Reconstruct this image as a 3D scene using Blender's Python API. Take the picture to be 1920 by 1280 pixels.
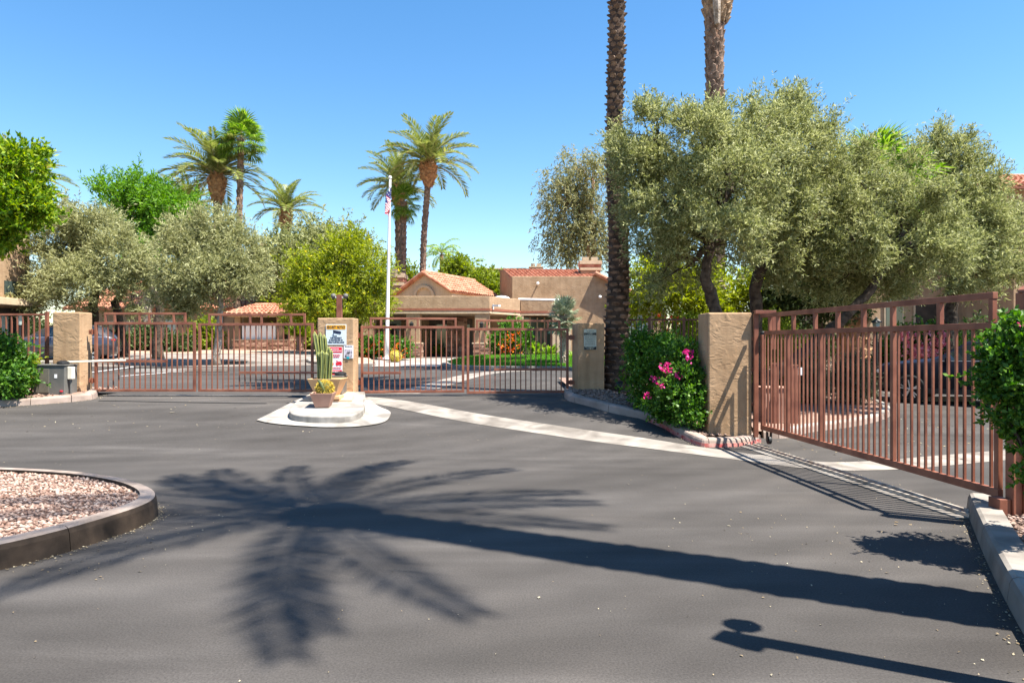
import bpy, bmesh, math, random
import numpy as np
from mathutils import Vector, Matrix

for o in list(bpy.data.objects):
    bpy.data.objects.remove(o)
SC = bpy.context.scene
COL = SC.collection
R = math.radians

# ------------------------------------------------------------------ camera, sky, sun, exposure
H, F = 1.6, 1280.0           # eye height (m), focal length in photo pixels (1920 wide)
cd = bpy.data.cameras.new('camera'); cam = bpy.data.objects.new('camera', cd); COL.objects.link(cam)
cd.sensor_width = 36.0; cd.lens = 24.0; cd.shift_y = 2 / 1920; cd.clip_end = 4000; cd.clip_start = 0.05
cam.location = (0, 0, H); cam.rotation_euler = (R(90), 0, 0)
SC.camera = cam

SUN_EL = R(63)
SUN_DIR = Vector((0.897, -0.442, 0)).normalized() * math.cos(SUN_EL) + Vector((0, 0, math.sin(SUN_EL)))
world = bpy.data.worlds.new('World'); SC.world = world; world.use_nodes = True
wn = world.node_tree.nodes; wl = world.node_tree.links
sky = wn.new('ShaderNodeTexSky'); sky.sky_type = 'NISHITA'; sky.sun_disc = False
sky.sun_elevation = SUN_EL; sky.sun_rotation = math.atan2(SUN_DIR.x, SUN_DIR.y)
sky.altitude = 350; sky.air_density = 1.25; sky.dust_density = 0.25; sky.ozone_density = 2.2
bg = wn['Background']; bg.inputs['Strength'].default_value = 0.076
hsv = wn.new('ShaderNodeHueSaturation'); hsv.inputs['Saturation'].default_value = 1.3
wl.new(sky.outputs[0], hsv.inputs['Color']); wl.new(hsv.outputs['Color'], bg.inputs['Color'])
sd = bpy.data.lights.new('sun', 'SUN'); sd.energy = 5.0; sd.angle = R(0.53); sd.color = (1.0, 0.945, 0.85)
sun = bpy.data.objects.new('sun', sd); COL.objects.link(sun)
sun.rotation_euler = SUN_DIR.to_track_quat('Z', 'Y').to_euler(); sun.location = (20, -10, 30)
SC.view_settings.view_transform = 'Standard'; SC.view_settings.look = 'None'
SC.view_settings.gamma = 1; SC.view_settings.exposure = 1.6
SC.render.engine = 'CYCLES'
SC.cycles.max_bounces = 6; SC.cycles.transparent_max_bounces = 8

# ------------------------------------------------------------------ terrain height and photo-to-place helpers
def ss(a, b, x):
    t = min(1.0, max(0.0, (x - a) / (b - a))); return t * t * (3 - 2 * t)
def g(x, y):
    gl = 0.48 * ss(9, 14.4, y) + 0.14 * ss(14, 30, y) + 0.09 * ss(28, 42, y)
    gr = 0.1 * ss(13, 18, y) + 0.55 * ss(18, 40, y)
    s = ss(1.8, 3.9, x) * (1 - ss(22, 34, y))
    e = 0.3 * ss(5, 11, -x) * ss(19, 42, y)
    return gl * (1 - s) + gr * s + e
def W(px, py, Y):
    return Vector(((px - 960) * Y / F, Y, H + (642 - py) * Y / F))
def Gp(px, py):
    lo, hi = 1.0, 120.0
    for _ in range(50):
        m = (lo + hi) / 2
        p = W(px, py, m)
        if p.z > g(p.x, p.y): lo = m
        else: hi = m
    p = W(px, py, lo)
    return (p.x, p.y)

# ------------------------------------------------------------------ materials
MATS = {}
def nodes_of(name):
    m = bpy.data.materials.new(name); m.use_nodes = True
    nt = m.node_tree; return m, nt, nt.nodes, nt.links, nt.nodes['Principled BSDF']
def ramp(n, pts):
    r = n.new('ShaderNodeValToRGB'); e = r.color_ramp.elements
    while len(e) < len(pts): e.new(0.5)
    for i, (p, c) in enumerate(pts):
        e[i].position = p; e[i].color = (*c, 1)
    return r
def pm(name, c1, c2=None, scale=5, rough=0.8, bump=0.0, bscale=30, bdist=0.01, metal=0.0, world_co=False, lo=0.35, hi=0.65, spec=0.3, distort=0.0, coat=0.0, detail=6):
    if name in MATS: return MATS[name]
    m, nt, n, l, b = nodes_of(name)
    b.inputs['Roughness'].default_value = rough; b.inputs['Metallic'].default_value = metal
    b.inputs['Specular IOR Level'].default_value = spec
    b.inputs['Coat Weight'].default_value = coat; b.inputs['Coat Roughness'].default_value = 0.05
    tc = n.new('ShaderNodeNewGeometry' if world_co else 'ShaderNodeTexCoord')
    co = tc.outputs['Position'] if world_co else tc.outputs['Object']
    if c2 is not None:
        t = n.new('ShaderNodeTexNoise'); t.inputs['Scale'].default_value = scale; t.inputs['Detail'].default_value = detail
        t.inputs['Distortion'].default_value = distort
        l.new(co, t.inputs['Vector'])
        r = ramp(n, [(lo, c1), (hi, c2)]); l.new(t.outputs['Fac'], r.inputs['Fac']); l.new(r.outputs['Color'], b.inputs['Base Color'])
    else:
        b.inputs['Base Color'].default_value = (*c1, 1)
    if bump:
        t2 = n.new('ShaderNodeTexNoise'); t2.inputs['Scale'].default_value = bscale; t2.inputs['Detail'].default_value = 5
        t2.inputs['Distortion'].default_value = distort
        l.new(co, t2.inputs['Vector'])
        bp = n.new('ShaderNodeBump'); bp.inputs['Strength'].default_value = bump; bp.inputs['Distance'].default_value = bdist
        l.new(t2.outputs['Fac'], bp.inputs['Height']); l.new(bp.outputs['Normal'], b.inputs['Normal'])
    MATS[name] = m; return m
def leafmat(name, dark, mid, light, trans=0.3, rough=0.55, tcol=None):
    if name in MATS: return MATS[name]
    m, nt, n, l, b = nodes_of(name)
    gm = n.new('ShaderNodeNewGeometry')
    r = ramp(n, [(0.0, dark), (0.5, mid), (1.0, light)])
    l.new(gm.outputs['Random Per Island'], r.inputs['Fac'])
    l.new(r.outputs['Color'], b.inputs['Base Color'])
    b.inputs['Roughness'].default_value = rough; b.inputs['Specular IOR Level'].default_value = 0.25
    tr = n.new('ShaderNodeBsdfTranslucent')
    hs = n.new('ShaderNodeHueSaturation'); hs.inputs['Saturation'].default_value = 1.15; hs.inputs['Value'].default_value = 1.25
    l.new(r.outputs['Color'], hs.inputs['Color']); l.new(hs.outputs['Color'], tr.inputs['Color'])
    mx = n.new('ShaderNodeMixShader'); mx.inputs[0].default_value = trans
    l.new(b.outputs[0], mx.inputs[1]); l.new(tr.outputs[0], mx.inputs[2])
    l.new(mx.outputs[0], n['Material Output'].inputs['Surface'])
    MATS[name] = m; return m

def asphalt():
    m, nt, n, l, b = nodes_of('asphalt')
    gm = n.new('ShaderNodeNewGeometry')
    mp = n.new('ShaderNodeMapping'); mp.inputs['Rotation'].default_value = (0, 0, R(-25)); mp.inputs['Scale'].default_value = (0.22, 1.3, 1)
    l.new(gm.outputs['Position'], mp.inputs['Vector'])
    t = n.new('ShaderNodeTexNoise'); t.inputs['Scale'].default_value = 0.9; t.inputs['Detail'].default_value = 5; t.inputs['Distortion'].default_value = 1.2
    l.new(mp.outputs[0], t.inputs['Vector'])
    r = ramp(n, [(0.3, (0.044, 0.0395, 0.036)), (0.52, (0.056, 0.0505, 0.0465)), (0.75, (0.076, 0.069, 0.064))])
    l.new(t.outputs['Fac'], r.inputs['Fac'])
    t2 = n.new('ShaderNodeTexNoise'); t2.inputs['Scale'].default_value = 80; t2.inputs['Detail'].default_value = 6; t2.inputs['Roughness'].default_value = 0.7
    l.new(gm.outputs['Position'], t2.inputs['Vector'])
    r2 = ramp(n, [(0.3, (0.62, 0.62, 0.62)), (0.7, (1.38, 1.38, 1.38))]); l.new(t2.outputs['Fac'], r2.inputs['Fac'])
    mu = n.new('ShaderNodeMix'); mu.data_type = 'RGBA'; mu.blend_type = 'MULTIPLY'; mu.inputs['Factor'].default_value = 1
    l.new(r.outputs['Color'], mu.inputs['A']); l.new(r2.outputs['Color'], mu.inputs['B'])
    tp = n.new('ShaderNodeTexNoise'); tp.inputs['Scale'].default_value = 0.45; tp.inputs['Detail'].default_value = 8; tp.inputs['Roughness'].default_value = 0.65
    l.new(gm.outputs['Position'], tp.inputs['Vector'])
    rp_ = ramp(n, [(0.32, (0.8, 0.79, 0.78)), (0.5, (1, 1, 1)), (0.7, (1.22, 1.2, 1.18))]); l.new(tp.outputs['Fac'], rp_.inputs['Fac'])
    mu2 = n.new('ShaderNodeMix'); mu2.data_type = 'RGBA'; mu2.blend_type = 'MULTIPLY'; mu2.inputs['Factor'].default_value = 1
    l.new(mu.outputs['Result'], mu2.inputs['A']); l.new(rp_.outputs['Color'], mu2.inputs['B'])
    wv = n.new('ShaderNodeTexWave'); wv.wave_type = 'RINGS'; wv.rings_direction = 'Z'; wv.inputs['Scale'].default_value = 0.55; wv.inputs['Distortion'].default_value = 3.0; wv.inputs['Detail'].default_value = 4; wv.inputs['Detail Scale'].default_value = 0.5
    mw = n.new('ShaderNodeMapping'); mw.inputs['Location'].default_value = (9, -22, 0); l.new(gm.outputs['Position'], mw.inputs['Vector']); l.new(mw.outputs[0], wv.inputs['Vector'])
    rw = ramp(n, [(0.0, (0.93, 0.93, 0.93)), (1.0, (1.06, 1.06, 1.06))]); l.new(wv.outputs['Fac'], rw.inputs['Fac'])
    mu3 = n.new('ShaderNodeMix'); mu3.data_type = 'RGBA'; mu3.blend_type = 'MULTIPLY'; mu3.inputs['Factor'].default_value = 1
    l.new(mu2.outputs['Result'], mu3.inputs['A']); l.new(rw.outputs['Color'], mu3.inputs['B']); mu = mu3
    # fine cream specks of worn grit
    v = n.new('ShaderNodeTexVoronoi'); v.inputs['Scale'].default_value = 22
    l.new(gm.outputs['Position'], v.inputs['Vector'])
    t3 = n.new('ShaderNodeTexNoise'); t3.inputs['Scale'].default_value = 9; l.new(gm.outputs['Position'], t3.inputs['Vector'])
    ad = n.new('ShaderNodeMath'); ad.operation = 'SUBTRACT'; l.new(t3.outputs['Fac'], ad.inputs[0]); l.new(v.outputs['Distance'], ad.inputs[1])
    r3 = ramp(n, [(0.68, (0, 0, 0)), (0.74, (1, 1, 1))]); l.new(ad.outputs[0], r3.inputs['Fac'])
    mx = n.new('ShaderNodeMix'); mx.data_type = 'RGBA'; mx.inputs['B'].default_value = (0.34, 0.31, 0.26, 1)
    l.new(r3.outputs['Color'], mx.inputs['Factor']); l.new(mu.outputs['Result'], mx.inputs['A'])
    l.new(mx.outputs['Result'], b.inputs['Base Color'])
    b.inputs['Roughness'].default_value = 0.88; b.inputs['Specular IOR Level'].default_value = 0.25
    bp = n.new('ShaderNodeBump'); bp.inputs['Strength'].default_value = 0.35; bp.inputs['Distance'].default_value = 0.004
    l.new(t2.outputs['Fac'], bp.inputs['Height']); l.new(bp.outputs['Normal'], b.inputs['Normal'])
    return m
def stucco(name, c1, c2, lace=True):
    m, nt, n, l, b = nodes_of(name)
    tc = n.new('ShaderNodeTexCoord')
    t = n.new('ShaderNodeTexNoise'); t.inputs['Scale'].default_value = 2.2; t.inputs['Detail'].default_value = 7
    l.new(tc.outputs['Object'], t.inputs['Vector'])
    r = ramp(n, [(0.35, c1), (0.68, c2)]); l.new(t.outputs['Fac'], r.inputs['Fac'])
    ms = n.new('ShaderNodeMapping'); ms.inputs['Scale'].default_value = (7, 7, 0.6); l.new(tc.outputs['Object'], ms.inputs['Vector'])
    tsn = n.new('ShaderNodeTexNoise'); tsn.inputs['Scale'].default_value = 1.0; tsn.inputs['Detail'].default_value = 6; l.new(ms.outputs[0], tsn.inputs['Vector'])
    rsn = ramp(n, [(0.3, (0.74, 0.72, 0.7)), (0.55, (1, 1, 1)), (0.8, (1.06, 1.05, 1.03))]); l.new(tsn.outputs['Fac'], rsn.inputs['Fac'])
    mxs = n.new('ShaderNodeMix'); mxs.data_type = 'RGBA'; mxs.blend_type = 'MULTIPLY'; mxs.inputs['Factor'].default_value = 0.8 if name == 'tan_stucco' else 0.4
    l.new(r.outputs['Color'], mxs.inputs['A']); l.new(rsn.outputs['Color'], mxs.inputs['B']); l.new(mxs.outputs['Result'], b.inputs['Base Color'])
    b.inputs['Roughness'].default_value = 0.9; b.inputs['Specular IOR Level'].default_value = 0.2
    mp = n.new('ShaderNodeMapping'); mp.inputs['Scale'].default_value = (1, 1, 1.9); mp.inputs['Rotation'].default_value = (0, R(18), 0)
    l.new(tc.outputs['Object'], mp.inputs['Vector'])
    t1 = n.new('ShaderNodeTexNoise'); t1.inputs['Scale'].default_value = 4.2; t1.inputs['Detail'].default_value = 5; t1.inputs['Distortion'].default_value = 1.6
    l.new(mp.outputs[0], t1.inputs['Vector'])
    r1 = ramp(n, [(0.42, (0, 0, 0)), (0.52, (0.75, 0.75, 0.75)), (0.62, (1, 1, 1))]); l.new(t1.outputs['Fac'], r1.inputs['Fac'])
    t2 = n.new('ShaderNodeTexNoise'); t2.inputs['Scale'].default_value = 60; t2.inputs['Detail'].default_value = 3
    l.new(tc.outputs['Object'], t2.inputs['Vector'])
    t4 = n.new('ShaderNodeTexNoise'); t4.inputs['Scale'].default_value = 3.1; l.new(tc.outputs['Object'], t4.inputs['Vector'])
    r4 = ramp(n, [(0.42, (0.12, 0.12, 0.12)), (0.62, (1, 1, 1))]); l.new(t4.outputs['Fac'], r4.inputs['Fac'])
    mm = n.new('ShaderNodeMath'); mm.operation = 'MULTIPLY'; l.new(r1.outputs['Color'], mm.inputs[0]); l.new(r4.outputs['Color'], mm.inputs[1])
    ad = n.new('ShaderNodeMath'); ad.operation = 'MULTIPLY_ADD'; ad.inputs[1].default_value = 0.22
    l.new(t2.outputs['Fac'], ad.inputs[0]); l.new(mm.outputs[0], ad.inputs[2])
    bp = n.new('ShaderNodeBump'); bp.inputs['Strength'].default_value = 0.5 if lace else 0.3; bp.inputs['Distance'].default_value = 0.012
    l.new(ad.outputs[0], bp.inputs['Height']); l.new(bp.outputs['Normal'], b.inputs['Normal'])
    MATS[name] = m; return m

M_ASPH = asphalt()
M_EARTH = pm('desert_earth', (0.30, 0.21, 0.15), (0.42, 0.31, 0.23), 1.5, 0.95, 0.5, 14, 0.02, world_co=True)
M_PINKG = pm('pink_gravel', (0.19, 0.112, 0.08), (0.32, 0.215, 0.17), 16, 0.95, 0.8, 26, 0.02, world_co=True)
M_DARKG = pm('brown_gravel', (0.12, 0.075, 0.06), (0.34, 0.23, 0.18), 18, 0.95, 0.8, 26, 0.02, world_co=True)
M_CONC = pm('concrete', (0.14, 0.122, 0.105), (0.29, 0.26, 0.228), 2.2, 0.9, 0.3, 50, 0.005, world_co=True, distort=0.6, detail=9)
M_CONCW = pm('white_concrete', (0.18, 0.162, 0.142), (0.345, 0.32, 0.29), 2.6, 0.85, 0.3, 50, 0.005, world_co=True, distort=0.8, detail=9)
M_CONCD = pm('dusty_concrete', (0.13, 0.11, 0.092), (0.22, 0.19, 0.165), 2.6, 0.9, 0.25, 60, 0.004, world_co=True)
M_KERBP = pm('pinkish_kerb', (0.22, 0.165, 0.135), (0.34, 0.265, 0.225), 3.0, 0.9, 0.3, 50, 0.006, world_co=True)
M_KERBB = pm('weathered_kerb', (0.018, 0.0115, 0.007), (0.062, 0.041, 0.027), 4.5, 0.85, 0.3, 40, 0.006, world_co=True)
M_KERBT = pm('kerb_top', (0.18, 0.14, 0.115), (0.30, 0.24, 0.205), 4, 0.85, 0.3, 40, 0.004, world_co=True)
M_REDP = pm('red_kerb_paint', (0.36, 0.05, 0.045), (0.5, 0.28, 0.24), 9, 0.8, world_co=True)
M_WHITEP = pm('white_road_paint', (0.66, 0.66, 0.66), (0.8, 0.8, 0.79), 8, 0.8, world_co=True)
M_STUC = stucco('tan_stucco', (0.35, 0.225, 0.128), (0.45, 0.30, 0.18))
M_STUCD = stucco('brown_stucco', (0.24, 0.17, 0.115), (0.30, 0.22, 0.15))
M_CLUB = stucco('club_stucco', (0.285, 0.19, 0.115), (0.37, 0.255, 0.16))
M_CLUBL = stucco('club_trim_stucco', (0.47, 0.36, 0.24), (0.54, 0.42, 0.29), False)
M_BAND = pm('brown_trim', (0.21, 0.075, 0.045), (0.27, 0.10, 0.06), 6, 0.8)
M_IRON = pm('brown_gate_paint', (0.155, 0.05, 0.03), (0.29, 0.112, 0.066), 3.5, 0.5, 0.2, 70, 0.002, spec=0.4, detail=9)
M_IROND = pm('dark_fence_paint', (0.075, 0.03, 0.024), (0.115, 0.045, 0.035), 7, 0.5, spec=0.4)
M_TILE = pm('clay_roof_tile', (0.33, 0.12, 0.068), (0.52, 0.25, 0.16), 2.6, 0.85, 0.2, 40, 0.004)
M_STONE = [pm('ledge_stone_a', (0.24, 0.13, 0.085), (0.33, 0.19, 0.13), 4, 0.9, 0.5, 20, 0.02),
           pm('ledge_stone_b', (0.34, 0.2, 0.14), (0.46, 0.3, 0.22), 4, 0.9, 0.5, 20, 0.02),
           pm('ledge_stone_c', (0.17, 0.1, 0.07), (0.25, 0.15, 0.1), 4, 0.9, 0.5, 20, 0.02)]
M_GLASS = pm('window_glass', (0.05, 0.07, 0.065), None, rough=0.06, spec=0.8)
M_GLASSG = pm('pale_blind_glass', (0.30, 0.38, 0.35), (0.36, 0.44, 0.41), 3, 0.2, spec=0.6)
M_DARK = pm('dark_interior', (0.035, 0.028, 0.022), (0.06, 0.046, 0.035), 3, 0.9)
M_DOOR = pm('bronze_door', (0.06, 0.042, 0.03), (0.085, 0.06, 0.042), 3, 0.5)
M_BLACK = pm('black_plastic', (0.012, 0.012, 0.013), (0.02, 0.02, 0.02), 8, 0.45)
M_GREYM = pm('grey_cabinet', (0.10, 0.10, 0.095), (0.135, 0.13, 0.12), 5, 0.55)
M_GREYD = pm('cabinet_door', (0.115, 0.105, 0.085), (0.15, 0.135, 0.11), 5, 0.6)
M_CREAM = pm('cream_plastic', (0.66, 0.6, 0.47), (0.72, 0.66, 0.54), 5, 0.6)
M_WHITE = pm('white_enamel', (0.78, 0.78, 0.78), (0.84, 0.84, 0.84), 3, 0.4)
M_POTT = pm('tan_pot', (0.52, 0.32, 0.165), (0.6, 0.39, 0.22), 4, 0.8, 0.2, 40, 0.004)
M_POTP = pm('pink_brown_pot', (0.33, 0.18, 0.135), (0.42, 0.25, 0.19), 4, 0.8, 0.3, 40, 0.004)
M_PAD = pm('tan_pad', (0.56, 0.36, 0.215), (0.68, 0.46, 0.3), 3, 0.85)
M_SOIL = pm('pot_soil', (0.10, 0.065, 0.04), (0.2, 0.14, 0.09), 20, 0.95, 0.6, 40, 0.01)
M_CACT = pm('cactus_skin', (0.06, 0.08, 0.028), (0.10, 0.125, 0.045), 5, 0.6)
M_CACY = pm('cactus_ribs', (0.30, 0.32, 0.07), (0.44, 0.44, 0.14), 12, 0.7)
M_SPINE = pm('golden_spines', (0.55, 0.38, 0.035), (0.75, 0.58, 0.1), 9, 0.6)
M_OR = pm('sign_orange', (0.85, 0.38, 0.0), rough=0.5)
M_RED = pm('sign_red', (0.68, 0.02, 0.045), rough=0.5)
M_NAVY = pm('sign_navy', (0.02, 0.03, 0.07), rough=0.5)
M_SIGNB = pm('sign_pale_blue', (0.62, 0.7, 0.74), rough=0.4)
M_SIGNG = pm('sign_grey_green', (0.42, 0.45, 0.38), rough=0.6)
M_PAPER = pm('sign_paper', (0.76, 0.75, 0.77), rough=0.6)
M_PHOTO = pm('printed_photo', (0.06, 0.06, 0.07), (0.6, 0.55, 0.62), 14, 0.6, lo=0.4, hi=0.6)
M_TEAL = pm('teal_sticker', (0.0, 0.36, 0.44), rough=0.5)
M_BARK = pm('olive_bark', (0.035, 0.024, 0.018), (0.10, 0.075, 0.055), 9, 0.95, 0.9, 16, 0.04)
M_BARKL = pm('pale_bark', (0.2, 0.15, 0.11), (0.42, 0.36, 0.30), 7, 0.95, 0.7, 16, 0.03)
M_BARKE = pm('eucalyptus_bark', (0.30, 0.17, 0.10), (0.5, 0.33, 0.22), 3, 0.9, 0.4, 16, 0.03)
M_PTR = pm('palm_trunk', (0.032, 0.021, 0.015), (0.085, 0.056, 0.041), 5, 0.95, 0.8, 22, 0.03)
M_PBOOT = pm('palm_leaf_base', (0.095, 0.062, 0.044), (0.26, 0.185, 0.14), 6, 0.95, 0.6, 30, 0.02)
M_PBOOTO = pm('palm_leaf_base_orange', (0.2, 0.095, 0.045), (0.44, 0.25, 0.13), 5, 0.95, 0.6, 30, 0.02)
M_PFAR = pm('far_palm_trunk', (0.13, 0.075, 0.05), (0.34, 0.21, 0.145), 3.0, 0.95, 0.8, 10, 0.06)
M_THATCH = pm('palm_thatch', (0.20, 0.13, 0.08), (0.4, 0.29, 0.19), 5, 0.95, 0.8, 16, 0.05)
M_CARB = pm('car_paint_navy', (0.006, 0.007, 0.014), rough=0.4, spec=0.2, coat=0.05)
M_CARG = pm('car_paint_grey', (0.045, 0.043, 0.055), rough=0.3, metal=0.4, spec=0.5, coat=1.0)
M_TYRE = pm('tyre_rubber', (0.014, 0.014, 0.014), rough=0.8)
M_ALLOY = pm('alloy_rim', (0.55, 0.55, 0.57), rough=0.3, metal=0.8)
M_CGLASS = pm('car_glass', (0.015, 0.022, 0.025), rough=0.03, spec=0.9)
M_LAMP = pm('headlamp', (0.75, 0.77, 0.8), rough=0.1, spec=0.8)
M_TAIL = pm('tail_lamp', (0.4, 0.01, 0.02), rough=0.2, spec=0.7)
M_LITTER = leafmat('litter_flakes', (0.14, 0.10, 0.055), (0.26, 0.2, 0.12), (0.42, 0.37, 0.26), 0.05)
M_STEEL = pm('worn_steel', (0.25, 0.2, 0.16), (0.5, 0.44, 0.37), 9, 0.6, metal=0.3)

L_OLIVE = leafmat('olive_leaves', (0.10, 0.118, 0.036), (0.265, 0.285, 0.108), (0.47, 0.48, 0.25), 0.38)
L_OLIVE2 = leafmat('olive_leaves_dusty', (0.14, 0.15, 0.055), (0.32, 0.325, 0.145), (0.5, 0.5, 0.28), 0.38)
L_JAC = leafmat('jacaranda_leaves', (0.06, 0.15, 0.012), (0.12, 0.27, 0.022), (0.22, 0.38, 0.05), 0.45)
L_PALO = leafmat('yellow_green_leaves', (0.12, 0.165, 0.014), (0.25, 0.3, 0.03), (0.42, 0.45, 0.06), 0.5)
L_EUC = leafmat('eucalyptus_leaves', (0.12, 0.135, 0.055), (0.23, 0.23, 0.10), (0.35, 0.33, 0.17), 0.35)
L_CIT = leafmat('ficus_leaves', (0.055, 0.13, 0.008), (0.16, 0.28, 0.014), (0.38, 0.44, 0.03), 0.45)
L_HEDGE = leafmat('glossy_hedge_leaves', (0.03, 0.085, 0.012), (0.065, 0.165, 0.022), (0.16, 0.29, 0.04), 0.35, 0.4)
L_DARK = leafmat('dark_shrub_leaves', (0.025, 0.045, 0.014), (0.055, 0.085, 0.025), (0.10, 0.135, 0.045), 0.25)  # tone of dark bushes; also stands for shade on low left background shrubs
L_GREY = leafmat('grey_sage_leaves', (0.08, 0.085, 0.045), (0.15, 0.15, 0.085), (0.23, 0.22, 0.14), 0.2)
L_LIME = leafmat('lime_leaves', (0.10, 0.15, 0.012), (0.2, 0.26, 0.025), (0.33, 0.38, 0.06), 0.45)
L_DATE = leafmat('date_palm_leaflets', (0.10, 0.135, 0.032), (0.2, 0.24, 0.065), (0.36, 0.37, 0.13), 0.4, 0.4)
L_FAN = leafmat('fan_palm_leaves', (0.075, 0.16, 0.02), (0.17, 0.29, 0.04), (0.34, 0.43, 0.09), 0.45, 0.4)
L_SILV = leafmat('silver_fan_leaves', (0.22, 0.27, 0.16), (0.36, 0.4, 0.26), (0.5, 0.53, 0.38), 0.3, 0.45)
L_RACH = pm('frond_stem', (0.2, 0.19, 0.07), (0.3, 0.24, 0.1), 4, 0.7)
L_GRASS = leafmat('lawn_blades', (0.08, 0.2, 0.015), (0.12, 0.28, 0.025), (0.19, 0.36, 0.05), 0.4)
L_PINK = leafmat('magenta_bracts', (0.5, 0.01, 0.14), (0.68, 0.03, 0.24), (0.8, 0.14, 0.38), 0.3)
L_PINK2 = leafmat('pale_pink_bracts', (0.6, 0.12, 0.16), (0.72, 0.22, 0.26), (0.85, 0.4, 0.42), 0.3)
L_ORANGE = leafmat('orange_blooms', (0.7, 0.05, 0.01), (0.8, 0.12, 0.01), (0.85, 0.28, 0.02), 0.2)
L_YEL = leafmat('yellow_blooms', (0.7, 0.5, 0.01), (0.8, 0.62, 0.02), (0.85, 0.7, 0.1), 0.2)

# ------------------------------------------------------------------ object helpers
ORG = {}
def thing(name, label, cat, loc=(0, 0, 0), rotz=0.0, group=None, local=False, kind=None):
    o = bpy.data.objects.new(name, None); COL.objects.link(o)
    o.empty_display_size = 0.2
    o.location = loc; o.rotation_euler = (0, 0, rotz)
    o['label'] = label
    if cat: o['category'] = cat
    if group: o['group'] = group
    if kind: o['kind'] = kind
    ORG[o.name] = Vector((0, 0, 0)) if local else Vector(loc)
    return o
def tag(o, label, cat=None, group=None, kind=None):
    o['label'] = label
    if cat: o['category'] = cat
    if group: o['group'] = group
    if kind: o['kind'] = kind
    return o
def link(name, me, parent=None, m=None, smooth=False, kind=None):
    o = bpy.data.objects.new(name, me); COL.objects.link(o)
    if m is not None and not me.materials: me.materials.append(m)
    if parent is not None:
        o.parent = parent; ORG[o.name] = ORG[parent.name]
    else: ORG[o.name] = Vector((0, 0, 0))
    if smooth:
        me.polygons.foreach_set('use_smooth', np.ones(len(me.polygons), dtype=bool))
    if kind: o['kind'] = kind
    return o
def inst(name, src, parent, loc=(0, 0, 0), rot=(0, 0, 0), scale=None):
    o = bpy.data.objects.new(name, src if isinstance(src, bpy.types.Mesh) else src.data); COL.objects.link(o)
    o.parent = parent; ORG[o.name] = ORG[parent.name]
    o.location = loc; o.rotation_euler = rot
    if scale is not None: o.scale = (scale,) * 3 if not hasattr(scale, '__len__') else scale
    return o
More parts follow.
